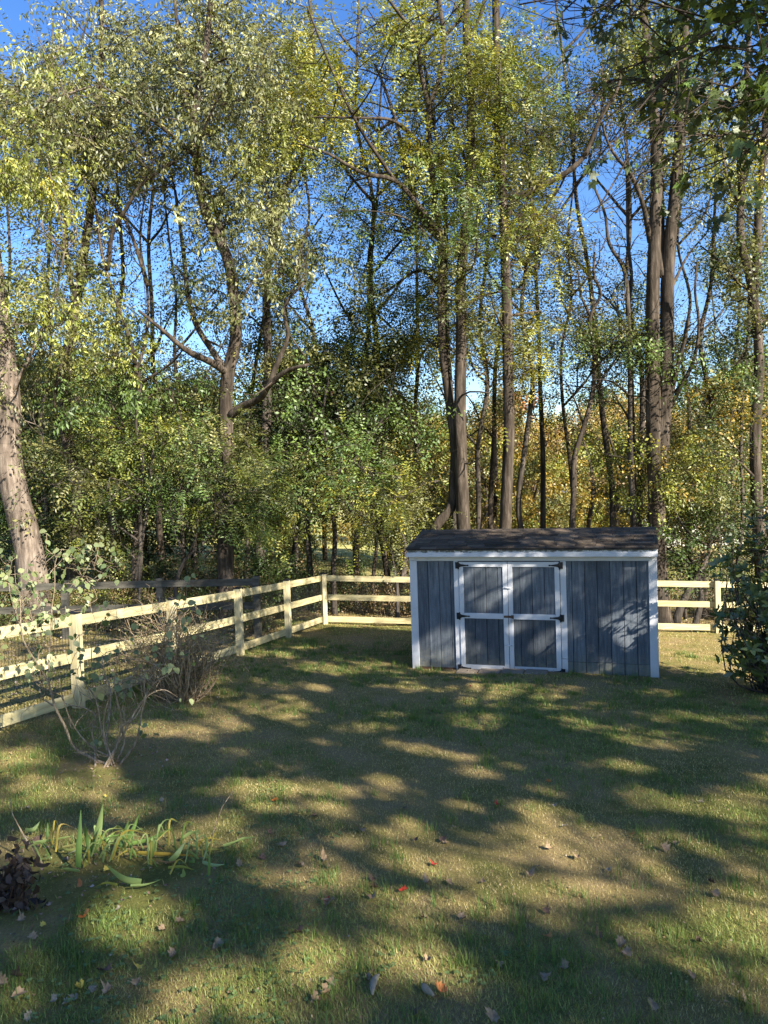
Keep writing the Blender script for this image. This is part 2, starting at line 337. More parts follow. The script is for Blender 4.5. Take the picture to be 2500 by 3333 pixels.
# ------------------------------------------------------------ leaves
LQ = np.array([(0, 0, 0), (.42, .5, .12), (1, 0, -.05), (.42, -.5, .12)])
LH = np.array([(0, 0, 0), (.22, .38, .06), (.5, .5, .09), (.8, .27, .04), (1, 0, -.12), (.8, -.27, .04), (.5, -.5, .09), (.22, -.38, .06)])
def unit(a): return a/(np.linalg.norm(a, axis=-1, keepdims=True)+1e-9)
def tmpl(kind):
    L = []   # pos, dir, nrm, len, width
    if kind == 'pinnate':
        for i in range(5):
            x = .06+.05*i
            for s in (-1, 1): L.append(((x, 0, -.9*x*x), (.45, s, -.25), (.1, 0, 1), .062, .024))
        L.append(((.31, 0, -.09), (1, 0, -.6), (.3, 0, 1), .06, .024))
    elif kind == 'droop':
        for i in range(8):
            x = .03+.035*i; s = -1 if i % 2 else 1
            L.append(((x, 0, -.4*x*x), (.35, s*.5, -1), (s*.3, .6, .4), .078, .027))
    elif kind == 'small':
        for i in range(9):
            a = i*2.4; x = .02+.028*i
            L.append(((x, .02*math.cos(a), .02*math.sin(a)), (.5, math.cos(a), .6*math.sin(a)-.3), (.2*math.cos(a), -.3*math.sin(a), 1), .052, .03))
    elif kind == 'maple':
        for i in range(3):
            a0 = i*2.1; b = np.array((.05+.07*i, .05*math.cos(a0), .04*math.sin(a0)))
            d0 = unit(np.array((.5, math.cos(a0), -.75))); n0 = unit(np.array((.3, .3*math.sin(a0), 1)))
            n0 = unit(n0-d0*n0.dot(d0)); s0 = np.cross(n0, d0)
            for ang, l in ((0, .115), (48, .09), (-48, .09), (100, .05), (-100, .05)):
                dd = d0*math.cos(R(ang))+s0*math.sin(R(ang)); L.append((b, dd, n0, l, .05))
    elif kind == 'big':   # broad shrub leaves
        for i in range(4):
            a = i*2.2; x = .02+.05*i
            L.append(((x, 0, 0), (.3, math.cos(a), -.35), (.2, -.2*math.sin(a), 1), .10, .062))
    elif kind == 'rhodo':
        for i in range(7):
            a = i*2*math.pi/7; L.append(((.02, 0, 0), (.45, math.cos(a), math.sin(a)), (1, -.4*math.cos(a), -.4*math.sin(a)), .105, .042))
    elif kind == 'far':
        for i in range(7):
            a = i*2.4; x = .05+.08*i
            L.append(((x, .08*math.cos(a), .08*math.sin(a)), (.4, math.cos(a), math.sin(a)-.3), (.3*math.cos(a), .2, 1), .26, .17))
    A = [np.array([l[i] for l in L], float) for i in range(5)]
    return A
TM = {k: tmpl(k) for k in ('pinnate', 'droop', 'small', 'maple', 'big', 'rhodo', 'far')}
def sprays(pos, dr, kind, cols, scale=1.0, outline=LQ, g=rng, jit=.25):
    """pos (N,3), dr (N,3), cols (N,3) -> V, C"""
    tp, td, tn, tl, tw = TM[kind]; Nn = len(pos); K = len(tl)
    ax = unit(dr); up = np.tile([0, 0, 1.], (Nn, 1))+g.normal(0, .35, (Nn, 3)); y_ = unit(np.cross(up, ax)); z_ = np.cross(ax, y_)
    Fm = np.stack([ax, y_, z_], 1)    # rows are axes
    sz = scale*(.55+.8*g.random(Nn))
    p = pos[:, None]+np.einsum('kj,njc->nkc', tp, Fm)*sz[:, None, None]
    d = unit(np.einsum('kj,njc->nkc', unit(td), Fm)+g.normal(0, .16 if kind != 'maple' else .03, (Nn, K, 3)))
    nn = np.einsum('kj,njc->nkc', unit(tn), Fm)+g.normal(0, .35 if kind != 'maple' else .03, (Nn, K, 3))
    s = unit(np.cross(nn, d)); nn = np.cross(d, s)
    l = tl[None]*sz[:, None]*(.7+.55*g.random((Nn, K)) if kind != 'maple' else 1); w_ = tw[None]*sz[:, None]*(.8+.4*g.random((Nn, K)) if kind != 'maple' else 1)
    o = outline
    V = p[:, :, None]+o[None, None, :, 0, None]*(d*l[..., None])[:, :, None]+o[None, None, :, 1, None]*(s*w_[..., None])[:, :, None]+o[None, None, :, 2, None]*(nn*w_[..., None])[:, :, None]
    C = np.repeat(cols[:, None], K, 1)*(1-jit+2*jit*g.random((Nn, K, 1)))
    return V.reshape(-1, len(o), 3), C.reshape(-1, 3)
PAL = {
 'lime':  [(.22, .25, .045), (.34, .35, .075), (.14, .175, .035)],
 'olive': [(.11, .12, .03), (.22, .21, .065), (.07, .085, .024)],
 'grey':  [(.14, .15, .05), (.28, .28, .11), (.08, .095, .034)],
 'green': [(.09, .145, .034), (.15, .21, .05), (.06, .10, .025)],
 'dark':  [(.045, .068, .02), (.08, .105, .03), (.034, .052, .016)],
 'yellow':[(.30, .31, .04), (.42, .36, .05), (.20, .24, .035)],
 'gold':  [(.38, .26, .05), (.32, .27, .06), (.22, .21, .05)],
 'orange':[(.42, .18, .045), (.38, .24, .07), (.28, .12, .045)],
 'brown': [(.27, .18, .08), (.20, .14, .06), (.34, .25, .13)],
}
def colours(kind, n, g):
    P_ = np.array(PAL[kind]); return P_[g.choice(3, n, p=[.45, .3, .25])]
# sky gaps (px, py, rx, ry, strength) in photo pixels : places the crowns leave open
GAPS = [(45, 760, 75, 110, .97), (180, 110, 120, 90, .6), (455, 760, 75, 90, .75), (500, 930, 60, 130, .85), (560, 620, 40, 60, .6), (500, 1180, 50, 60, .85),
 (1030, 1010, 90, 100, .75), (1000, 640, 90, 120, .6), (1230, 330, 70, 160, .92), (1150, 120, 90, 70, .6), (1090, 860, 70, 90, .6), (900, 80, 60, 60, .6), (1210, 640, 60, 80, .6),
 (1880, 640, 110, 120, .85), (1990, 560, 90, 150, .8), (2050, 700, 60, 130, .85), (1890, 120, 80, 90, .7), (2070, 800, 60, 100, .85), (2085, 1290, 40, 90, .98), (2240, 960, 90, 170, .9), (2195, 1300, 50, 80, .9),
 (2330, 1020, 60, 80, .6), (1880, 1230, 60, 50, .7), (1610, 880, 30, 60, .5), (1580, 1290, 60, 70, .75), (1330, 1300, 40, 40, .5), (1780, 830, 50, 50, .5), (2060, 450, 60, 70, .6), (1500, 500, 50, 90, .5), (1700, 460, 40, 60, .4),
 (620, 1060, 60, 90, .6), (830, 1000, 50, 90, .55), (170, 1010, 50, 60, .5), (1290, 900, 50, 80, .5), (720, 600, 50, 70, .4), (1260, 760, 60, 80, .5)]
def gapkeep(p, g):
    px, py = proj(p); keep = np.ones(len(p))
    for a, b, c, d, s in GAPS:
        q = ((px-a)/c)**2+((py-b)/d)**2; keep *= 1-(s*.9)*np.clip(1.2-q, 0, 1)
    return g.random(len(p)) < keep
def smooth_path(pts, n=None, wob=0.0, g=rng):
    pts = np.asarray(pts, float); m = len(pts)
    if m == 2: pts = np.array([pts[0], (pts[0]+pts[1])/2, pts[1]]); m = 3
    d = np.concatenate([[0], np.cumsum(np.linalg.norm(np.diff(pts, axis=0), axis=1))]); tt = np.gradient(pts, d+np.arange(m)*1e-6, axis=0)
    n = n or max(4, int(d[-1]/.22)); s = np.linspace(0, d[-1], n); o = []
    i = np.clip(np.searchsorted(d, s, 'right')-1, 0, m-2); h = (d[i+1]-d[i])[:, None]; u = ((s-d[i])/(d[i+1]-d[i]+1e-9))[:, None]
    P0, P1, T0, T1 = pts[i], pts[i+1], tt[i]*h, tt[i+1]*h
    q = (2*u**3-3*u**2+1)*P0+(u**3-2*u**2+u)*T0+(-2*u**3+3*u**2)*P1+(u**3-u**2)*T1
    if wob: q[1:-1] += g.normal(0, wob, (n-2, 3))
    return q, s/d[-1]
def grow(mb, a, b, r0, r1, g, n=5, sag=.12, sides=5):
    """curved branch a->b, returns points"""
    a = np.asarray(a); b = np.asarray(b); L = np.linalg.norm(b-a)
    m1 = a+(b-a)*.33+g.normal(0, .10, 3)*L+np.array([0, 0, -.04*L]); m2 = a+(b-a)*.7+g.normal(0, .09, 3)*L+np.array([0, 0, sag*L])
    q, u = smooth_path([a, m1, m2, b], n); mb.tube(q, r0+(r1-r0)*u, sides, cap=False); return q
def tree(name, label, cat, Y, limbs, regions, bark, group=None, seed=1, kind='pinnate', lscale=1.0, nsp=46, brad=1.15, base=True, gaps=True, dead=0, twigs=7):
    """limbs: (pixel polyline, w0, w1[, dY at tip]); the first is the trunk. regions: (px,py,rx,ry,count,palette[,depth spread])"""
    g = np.random.default_rng(seed); mb = MB(); allp = []; allr = []; lscale *= 1.42; nsp = int(nsp*1.3)
    base_pt = None
    for li, L in enumerate(limbs):
        pts, w0, w1 = L[:3]; dY = L[3] if len(L) > 3 else 0
        n = len(pts); y0 = Y
        if li and allp:   # start depth from the nearest existing limb point
            ap = np.concatenate(allp); pxs, pys = proj(ap); y0 = ap[np.argmin((pxs-pts[0][0])**2+(pys-pts[0][1])**2)][1]
        q = [P(p[0], p[1], y0+dY*i/(n-1)) for i, p in enumerate(pts)]
        if li == 0 and base:
            b = q[0].copy(); gz = float(GZ(b[0], b[1]))
            if b[2] > gz+.05: b[2] = gz-.1; q = [b, *q] if q[0][2] > gz+.5 else [b, *q[1:]]
            base_pt = b.copy(); base_pt[2] = gz
        q, u = smooth_path(q); r0 = w0*y0/F/2; r1 = w1*(y0+dY)/F/2; rr = r0+(r1-r0)*u
        if li == 0 and base: rr = rr*(1+(.4 if w0 > 60 else .2)*np.exp(-np.linspace(0, 1, len(u))*len(u)*.22/.35))
        mb.tube(q, rr, 12 if w0 > 18 else 7, rough=.035 if w0 > 18 else .0, cap=True); allp.append(q); allr.append(rr)
    AP = np.concatenate(allp); AR = np.concatenate(allr)
    if base_pt is None: base_pt = AP[0].copy(); base_pt[2] = float(GZ(base_pt[0], base_pt[1]))
    Vs, Cs = [], []
    for reg in regions:
        cx, cy, rx, ry, cnt, pl = reg[:6]; dsp = reg[6] if len(reg) > 6 else 1.5
        for _ in range(int(cnt*1.0+.5)):
            while True:
                a, b = g.uniform(-1, 1, 2)
                if a*a+b*b < 1: break
            c = P(cx+a*rx, cy+b*ry, Y+1.0+g.normal(0, dsp))
            if gaps and not gapkeep(c[None], g)[0]: continue
            # join it to the tree: nearest limb point below it
            d = np.linalg.norm(AP-c, axis=1)+2.0*np.maximum(0, AP[:, 2]-c[2]+.15*d_(AP, c)); i = int(np.argmin(d))
            L = np.linalg.norm(AP[i]-c); r = min(AR[i]*.6, .008+.009*L)
            q = grow(mb, AP[i], c, r, .007, g, max(5, int(L/.35)))
            R0 = brad*g.uniform(.6, 1.35)
            ends = c+unit(g.normal(0, 1, (twigs, 3))*np.array([1, 1, .7]))*R0*g.uniform(.6, 1.1, (twigs, 1))
            tp = []
            for e in ends:
                s0 = q[g.integers(len(q)//2, len(q))]; t = grow(mb, s0, e, .006, .0025, g, 5, .05, 3); tp.append(t)
            tp = np.concatenate([t[1:] for t in tp]+[q[len(q)//2:]]); k = g.integers(0, len(tp), nsp)
            pos = tp[k]+g.normal(0, .06, (nsp, 3))*R0; dr = unit(pos-c)*.8+g.normal(0, .5, (nsp, 3)); dr[:, 2] -= .15
            if gaps: kp = gapkeep(pos, g); pos, dr = pos[kp], dr[kp]
            if len(pos) == 0: continue
            pcol = pl if isinstance(pl, str) else pl[g.integers(len(pl))]
            cc = colours(pcol, len(pos), g)*g.uniform(.75, 1.2)
            v, c_ = sprays(pos, dr, kind, cc, lscale, g=g); Vs.append(v); Cs.append(c_)
    for _ in range(dead+8):   # bare fine twigs
        i = g.integers(len(AP)//3, len(AP)); e = AP[i]+unit(g.normal(0, 1, 3)+np.array([0, 0, .5]))*g.uniform(.8, 2.2)
        q = grow(mb, AP[i], e, min(.02, AR[i]*.4), .003, g, 7, .05, 4)
        for _ in range(5):
            s0 = q[g.integers(1, 6)]; grow(mb, s0, s0+unit(g.normal(0, 1, 3)+(0, 0, .3))*g.uniform(.2, .8), .006, .002, g, 4, .05, 3)
    root = empty(name, base_pt, label, cat, group)
    mb.build('trunk', bark, root)
    if Vs: link('crown', poly_mesh('crown', np.concatenate(Vs), 4, np.concatenate(Cs)), M_leaf, root)
    return root
def d_(A, c): return np.linalg.norm(A-c, axis=1)
#TREES
exec_trees = True
tree('shade_tree', 'thick leaning trunk lit tan at the left edge of the photo', 'tree', 17.0,
  [([(107, 1860), (85, 1740), (56, 1633), (30, 1515), (25, 1310), (8, 1105), (-8, 977), (-50, 700), (-110, 400), (-170, 100), (-200, -150)], 96, 34),
   ([(25, 1310), (110, 1130), (180, 960), (210, 820)], 14, 5, -1), ([(-80, 560), (40, 420), (160, 330), (300, 280)], 18, 5, -1)],
  [(110, 330, 190, 260, 26, ('lime', 'grey', 'olive')), (90, 560, 170, 130, 14, ('lime', 'yellow', 'lime')), (120, 950, 150, 150, 12, ('lime', 'olive')), (90, 1200, 130, 150, 9, ('grey', 'olive'))],
  M_barkpale, seed=21, kind='droop')
tree('shade_tree', 'pale trunk second from the left edge, rising into two straight dark leaders', 'tree', 19.0,
  [([(235, 1850), (248, 1700), (252, 1560), (215, 1412), (216, 1233), (245, 1000), (277, 800), (302, 615), (310, 430), (330, 200), (330, -60)], 46, 14),
   ([(245, 1000), (215, 800), (212, 600), (190, 450)], 18, 6, 1), ([(215, 1412), (180, 1340), (200, 1180)], 14, 6, -1), ([(216, 1280), (340, 1180), (420, 1130)], 10, 4, 1)],
  [(290, 230, 200, 220, 24, ('olive', 'grey', 'grey')), (300, 520, 170, 160, 16, ('olive', 'grey')), (260, 800, 150, 120, 7, ('dark', 'olive')), (300, 1010, 190, 150, 15, ('lime', 'grey'))],
  M_bark, seed=22, kind='droop', dead=8)
tree('shade_tree', 'slender tree with pale crossing limbs forming a V against the sky on the left', 'tree', 18.0,
  [([(440, 1880), (455, 1600), (462, 1480), (440, 1350), (452, 1250), (440, 1180), (333, 830), (300, 640), (250, 540)], 26, 6),
   ([(350, 880), (372, 740), (410, 681), (460, 600), (553, 538), (640, 480)], 17, 5, -1), ([(480, 930), (456, 845), (430, 770), (405, 712), (340, 640), (215, 540)], 15, 5, 1),
   ([(452, 1250), (560, 1180), (610, 1120)], 11, 4, -1), ([(462, 1480), (370, 1330), (330, 1250)], 10, 4, .5), ([(446, 1215), (480, 1060), (478, 930), (456, 790), (470, 640)], 12, 5, .5)],
  [(430, 480, 170, 150, 10, ('grey', 'olive')), (430, 1280, 200, 130, 16, ('olive', 'green')), (330, 1150, 150, 90, 9, ('lime', 'olive'))],
  M_bark, seed=23, kind='droop', dead=16, nsp=40)
tree('shade_tree', 'tree with forked sunlit trunk and a thick low curving limb, left of centre', 'tree', 17.5,
  [([(735, 1880), (735, 1700), (745, 1500), (735, 1361), (743, 1217), (768, 1105), (763, 987), (733, 820), (686, 732), (650, 615), (640, 512), (630, 410), (661, 230), (681, 51), (700, -100)], 58, 16),
   ([(630, 410), (600, 300), (589, 230), (575, 60), (560, -80)], 20, 8, 1), ([(743, 1217), (690, 1180), (615, 1146), (528, 1074), (450, 1010)], 26, 8, -1.5),
   ([(720, 1190), (707, 1166), (640, 1060), (615, 977), (600, 840), (570, 620)], 22, 9, 1), ([(738, 1361), (794, 1320), (850, 1294), (872, 1259), (933, 1207), (1005, 1187)], 30, 9, -1.5),
   ([(872, 1259), (918, 1146), (938, 1100), (923, 1002), (995, 915)], 20, 7, -.5), ([(733, 820), (712, 707), (666, 604), (640, 560)], 22, 9, .8), ([(640, 512), (570, 450), (430, 340), (330, 280)], 16, 5, -1), ([(661, 230), (740, 190), (840, 220)], 10, 4, -1), ([(768, 1000), (840, 900), (900, 870)], 12, 4, 1)],
  [(680, 170, 260, 200, 38, ('grey', 'grey', 'olive')), (560, 420, 200, 130, 16, ('grey', 'olive')), (780, 520, 170, 190, 18, ('grey', 'lime')), (840, 800, 160, 170, 16, ('olive', 'grey')), (690, 980, 150, 110, 8, ('olive', 'dark'))],
  M_bark, seed=24, kind='droop', dead=10)
tree('shade_tree', 'straight dark trunk just right of the forked tree, above the curving limb', 'tree', 20.5,
  [([(850, 1900), (852, 1600), (862, 1430), (867, 1361), (872, 1150), (867, 951), (872, 870), (902, 743), (928, 615), (980, 512), (1010, 350), (1020, 150), (1000, -80)], 40, 10),
   ([(867, 951), (930, 860), (990, 780), (1050, 700)], 14, 5, 1), ([(902, 743), (860, 600), (850, 420), (880, 260)], 16, 5, 1)],
  [(960, 560, 170, 160, 14, ('olive', 'grey')), (900, 240, 160, 180, 18, ('grey', 'olive')), (1020, 880, 170, 140, 12, ('green', 'olive')), (880, 1080, 130, 90, 8, ('olive', 'dark'))],
  M_barkdark, seed=25, kind='droop', dead=6)
tree('shade_tree', 'curved pale trunk behind the left of the shed roof with yellow green leaves', 'tree', 18.7,
  [([(1405, 1760), (1420, 1710), (1466, 1658), (1476, 1566), (1481, 1463), (1466, 1335), (1440, 1130), (1435, 977), (1433, 758), (1410, 615), (1399, 487), (1397, 359), (1430, 256), (1445, 118), (1430, 15), (1420, -100)], 36, 12),
   ([(1397, 359), (1369, 230), (1353, 113), (1292, 36), (1240, -40)], 17, 8, -1), ([(1430, 758), (1363, 671), (1287, 589), (1179, 563), (1071, 502), (980, 470)], 20, 6, -2),
   ([(1287, 589), (1220, 492), (1179, 430), (1107, 287), (1041, 128), (1000, 20)], 13, 5, -1), ([(1394, 502), (1328, 425), (1270, 390), (1190, 385), (985, 380)], 13, 4, -1.5),
   ([(1466, 1335), (1500, 1290), (1530, 1275), (1600, 1280)], 9, 4, -1), ([(1476, 1500), (1530, 1510), (1570, 1485)], 7, 3, -1), ([(1445, 118), (1500, 60), (1540, -30)], 12, 5, 0), ([(1437, 740), (1480, 725), (1540, 730)], 10, 4, -.5), ([(1410, 640), (1500, 560), (1620, 400)], 9, 4, 1)],
  [(1120, 250, 210, 190, 22, ('yellow', 'lime', 'lime')), (1000, 370, 110, 150, 10, ('yellow', 'lime')), (1330, 110, 170, 110, 12, ('yellow', 'lime')), (1330, 560, 140, 110, 10, ('lime', 'yellow')), (1220, 720, 190, 130, 13, ('green', 'lime')), (1560, 170, 90, 140, 7, ('yellow', 'lime')), (1450, 1090, 70, 150, 5, ('lime', 'yellow')), (1500, 560, 80, 80, 5, ('lime', 'olive'))],
  M_bark, seed=26, kind='pinnate', dead=8, lscale=1.1, nsp=40)
tree('shade_tree', 'tall dark trunk directly behind the curved pale one, fluted at its base', 'tree', 18.5,
  [([(1512, 1790), (1507, 1668), (1497, 1361), (1502, 1053), (1502, 900), (1517, 717), (1532, 512), (1527, 256), (1517, 77), (1520, -100)], 50, 18),
   ([(1517, 150), (1560, 60), (1590, -60)], 16, 7, 0), ([(1532, 560), (1480, 430), (1470, 300)], 13, 5, 1), ([(1502, 1000), (1580, 960), (1700, 940)], 14, 5, 1)],
  [(1520, 330, 130, 230, 16, ('olive', 'lime')), (1500, 760, 130, 170, 14, ('olive', 'green')), (1560, 1080, 100, 140, 10, ('olive', 'lime'))],
  M_bark, seed=27, kind='pinnate')
tree('shade_tree', 'thinner dark trunk wedged between the pale curved trunk and the fluted one', 'tree', 19.1,
  [([(1480, 1790), (1484, 1668), (1471, 1361), (1456, 1130), (1450, 951), (1450, 717), (1430, 520), (1400, 330), (1380, 200)], 30, 8),
   ([(1450, 800), (1380, 720), (1330, 590), (1290, 400), (1250, 280), (1220, 210)], 20, 7, 1), ([(1450, 951), (1370, 880), (1230, 960), (1130, 940)], 14, 5, 1)],
  [(1330, 860, 160, 160, 16, ('green', 'olive')), (1320, 400, 110, 140, 6, ('olive', 'green'))],
  M_barkdark, seed=28, kind='pinnate')
tree('shade_tree', 'straight trunk behind mid shed roof, one long limb sweeping up right', 'tree', 18.8,
  [([(1640, 1790), (1645, 1715), (1652, 1560), (1657, 1412), (1652, 1200), (1650, 1000), (1640, 717), (1630, 480), (1620, 256), (1614, 0), (1614, -120)], 42, 22),
   ([(1645, 720), (1665, 666), (1752, 610), (1824, 574), (1875, 538), (1911, 492), (1937, 425), (1962, 369), (2003, 307), (2030, 200)], 24, 8, -1), ([(1752, 610), (1800, 500), (1850, 440)], 9, 4, .5), ([(1630, 480), (1590, 300), (1570, 100)], 12, 5, 1), ([(1655, 1100), (1610, 1010), (1590, 930)], 9, 3, -1), ([(1640, 700), (1740, 520), (1800, 380)], 11, 4, 1)],
  [(1740, 300, 150, 200, 22, ('olive', 'green', 'lime')), (1760, 740, 150, 90, 14, ('lime', 'yellow', 'olive')), (1830, 830, 90, 60, 7, ('yellow', 'lime')), (1620, 600, 100, 140, 8, ('olive', 'lime')), (1700, 480, 120, 100, 8, ('green', 'olive')), (1700, 1130, 80, 120, 6, ('lime', 'yellow'))],
  M_bark, seed=29, kind='pinnate', dead=4)
tree('young_tree', 'thin leaning trunk behind the right half of the shed roof', 'tree', 19.2,
  [([(1860, 1800), (1863, 1715), (1868, 1580), (1870, 1489), (1901, 1387), (1932, 1259), (1932, 1130), (1921, 1028), (1957, 951), (1935, 905), (1935, 820)], 26, 7),
   ([(1921, 1028), (1890, 960), (1880, 880), (1840, 830)], 9, 4, .5), ([(1932, 1200), (2000, 1130), (2040, 1060)], 9, 3, -.5), ([(1901, 1387), (1870, 1300), (1840, 1240)], 8, 3, .5), ([(1932, 1270), (2010, 1160), (2060, 1080)], 8, 3, 1)],
  [(1930, 1120, 100, 60, 7, ('green', 'olive')), (1870, 1080, 80, 70, 5, ('olive', 'gold'))],
  M_bark, seed=30, kind='small', dead=14)
tree('young_tree', 'dark smooth trunk left of the thick twin trunk, many bare upswept branches', 'tree', 19.0,
  [([(2070, 1800), (2067, 1715), (2060, 1600), (2055, 1463), (2052, 1207), (2044, 1002), (2029, 871), (1983, 794), (1970, 700), (1930, 600)], 34, 7),
   ([(2044, 1002), (2055, 900), (2045, 800), (2040, 600), (2035, 430)], 14, 4, .5), ([(2052, 1207), (2110, 1130), (2130, 1080)], 9, 4, .5), ([(2052, 1290), (1990, 1240), (1930, 1235)], 10, 3, -.5), ([(2053, 1380), (2010, 1310), (1940, 1310)], 9, 3, .5), ([(2050, 1100), (2000, 1000), (1960, 960), (1830, 940)], 11, 3, 1), ([(2050, 1180), (2120, 1010)], 8, 3, 0)],
  [(2050, 1130, 110, 60, 7, ('green', 'olive')), (2030, 1500, 70, 50, 4, ('olive', 'lime')), (2100, 1100, 70, 60, 4, ('green', 'olive'))],
  M_barkdark, seed=31, kind='small', dead=26)
tree('shade_tree', 'massive furrowed twin trunk at the right end of the shed', 'tree', 18.7,
  [([(2150, 2030), (2142, 1873), (2137, 1643), (2129, 1412), (2124, 1156), (2126, 900), (2131, 768), (2137, 512), (2126, 359), (2111, 205), (2095, 60), (2090, -120)], 62, 24),
   ([(2150, 1560), (2155, 1412), (2165, 1300), (2172, 1156), (2172, 951), (2178, 820), (2198, 615), (2213, 435), (2219, 256), (2229, 100), (2235, -100)], 52, 24, 0), ([(2150, 900), (2152, 743), (2147, 512), (2160, 330), (2165, 150)], 26, 14, .8),
   ([(2166, 1340), (2190, 1260), (2208, 1182), (2230, 1100), (2244, 1028)], 18, 10, -.5), ([(2178, 1335), (2215, 1260), (2249, 1197), (2275, 1053), (2262, 940), (2270, 850)], 15, 6, -.8),
   ([(2116, 789), (2090, 656), (2050, 563), (2003, 507), (1973, 451), (1960, 400)], 18, 7, -1), ([(2110, 230), (2060, 110), (2050, -20)], 13, 6, .5), ([(2180, 950), (2240, 830), (2300, 760)], 11, 4, 1)],
  [(2180, 160, 170, 180, 20, ('olive', 'lime', 'green')), (2240, 420, 110, 120, 9, ('lime', 'olive')), (2150, 560, 80, 90, 5, ('lime', 'olive')), (2160, 1090, 80, 100, 8, ('green', 'olive')), (2040, 330, 80, 90, 5, ('olive', 'lime'))],
  M_bark, seed=32, kind='small', dead=14, lscale=1.1)
tree('shade_tree', 'sunlit brown trunk forking into two stems near the right edge', 'tree', 18.6,
  [([(2490, 1960), (2480, 1860), (2470, 1720), (2459, 1515), (2459, 1361), (2470, 1207), (2454, 977), (2430, 860), (2418, 820), (2413, 615), (2424, 410), (2430, 250), (2440, 50)], 44, 14),
   ([(2454, 960), (2464, 845), (2470, 666), (2490, 461), (2492, 359), (2510, 200), (2520, 0)], 28, 16, .5), ([(2412, 670), (2367, 579), (2347, 461), (2330, 380)], 13, 5, -.5), ([(2459, 960), (2380, 900), (2330, 840), (2280, 800)], 12, 4, .8), ([(2462, 1560), (2400, 1500), (2270, 1450)], 10, 4, -1)],
  [(2400, 950, 110, 200, 18, ('olive', 'green', 'dark')), (2420, 560, 90, 110, 7, ('lime', 'yellow')), (2400, 1280, 100, 130, 12, ('dark', 'green', 'gold')), (2300, 1180, 60, 130, 6, ('dark', 'green'))],
  M_bark, seed=33, kind='small', dead=6, lscale=1.1)
# ---- slim dark trees filling the wood
SL = [(40, 24), (150, 22.5), (370, 21.5), (530, 23), (600, 20.5), (800, 22), (950, 24), (1010, 20.8), (1160, 22.5), (1260, 21), (1340, 23.5), (1560, 21.5), (1600, 24), (1720, 20.5), (1770, 23), (1840, 21.5), (1990, 23), (2080, 20.5), (2290, 20), (2350, 22.5), (2400, 19.6), (2250, 24)]
for i, (px, Ys) in enumerate(SL):
    g = np.random.default_rng(300+i); ln = g.normal(0, 70); top = g.uniform(-100, 500); w = g.uniform(13, 24)
    pts = [(px+ln*u**1.3+g.normal(0, 13)*(u > 0), 1860+(top-1860)*u) for u in np.linspace(0, 1, 9)]; L = [(pts, w, w*.25)]
    for j in range(int(g.integers(4, 7))):
        k = int(g.integers(2, 8)); a, b = pts[k]; sgn = g.choice((-1, 1)); l = g.uniform(130, 330); L.append(([(a, b), (a+sgn*l*.3, b-l*.35), (a+sgn*l*.5+g.normal(0, 20), b-l*.75), (a+sgn*l*.65+g.normal(0, 30), b-l*1.2)], w*.45, 3, g.normal(0, .8)))
    pl = [('olive', 'grey'), ('olive', 'lime'), ('green', 'olive'), ('gold', 'olive'), ('olive', 'brown')][int(g.integers(5)) if px > 1300 else int(g.integers(3))]
    tree('slim_tree', 'slim dark trunk with fine upswept branches in the wood behind the fence', 'tree', Ys, L, [(px+ln*.8, (top+700)/2+60, 150, 330, 9, pl, 1.0), (px+ln*.4, 1150, 140, 260, 6, pl, 1.0)], M_barkdark if i % 3 else M_bark, 'slim trees in the wood behind the fence', 300+i, 'small', 1.05, 34, brad=1.3, dead=10)
# ---- understory
def under(name, label, Y, base, top, regions, seed, bark=M_barkdark, kind='pinnate', w=18, extra=(), **k):
    bx, by = base; tx, ty = top; g = np.random.default_rng(seed)
    pts = [(bx+(tx-bx)*u+g.normal(0, 12)*(0 < u < 1), by+(ty-by)*u) for u in np.linspace(0, 1, 6)]
    tree(name, label, 'tree', Y, [(pts, w, w*.35), *extra], regions, bark, seed=seed, kind=kind, **k)
under('understory_tree', 'leafy understory tree with two thin dark stems behind the old fence, left', 17.2, (455, 1900), (460, 1250),
  [(400, 1480, 230, 130, 17, ('green', 'olive', 'lime')), (260, 1640, 150, 110, 6, ('olive', 'green'))], 41, extra=[([(470, 1600), (400, 1500), (340, 1340)], 10, 4, 1), ([(440, 1900), (480, 1650), (500, 1450)], 14, 5, 0)], nsp=52)
under('understory_tree', 'low green feathery tree leaning right above the junction of the two fences', 16.9, (578, 1880), (760, 1600),
  [(720, 1560, 230, 110, 22, ('green', 'green', 'olive')), (640, 1440, 170, 90, 10, ('green', 'olive')), (880, 1640, 150, 80, 9, ('green', 'lime'))], 42, extra=[([(600, 1800), (570, 1740), (560, 1690)], 9, 4, 0)], nsp=52)
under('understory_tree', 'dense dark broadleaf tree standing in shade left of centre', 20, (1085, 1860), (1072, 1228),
  [(1100, 1180, 190, 140, 19, ('dark', 'olive', 'green')), (1010, 1380, 170, 150, 14, ('dark', 'green')), (1230, 1400, 150, 150, 12, ('dark', 'olive', 'green'))], 43, kind='small', lscale=1.25, w=20, extra=[([(1102, 1545), (1113, 1412), (1040, 1180), (1010, 1060)], 12, 4, 1), ([(1100, 1560), (1250, 1350), (1290, 1180)], 12, 4, -1)], nsp=55)
under('understory_tree', 'small lime yellow tree spreading low over the back fence left of the shed', 18.9, (1290, 1880), (1240, 1640),
  [(1210, 1640, 170, 80, 14, ('yellow', 'lime', 'olive')), (1330, 1590, 110, 90, 8, ('lime', 'olive')), (1130, 1560, 110, 70, 7, ('lime', 'green'))], 44, w=14, extra=[([(1250, 1690), (1340, 1600), (1400, 1570), (1430, 1565)], 10, 5, -.5), ([(1310, 1900), (1320, 1780), (1290, 1690), (1310, 1500)], 22, 5, 1)], nsp=44)
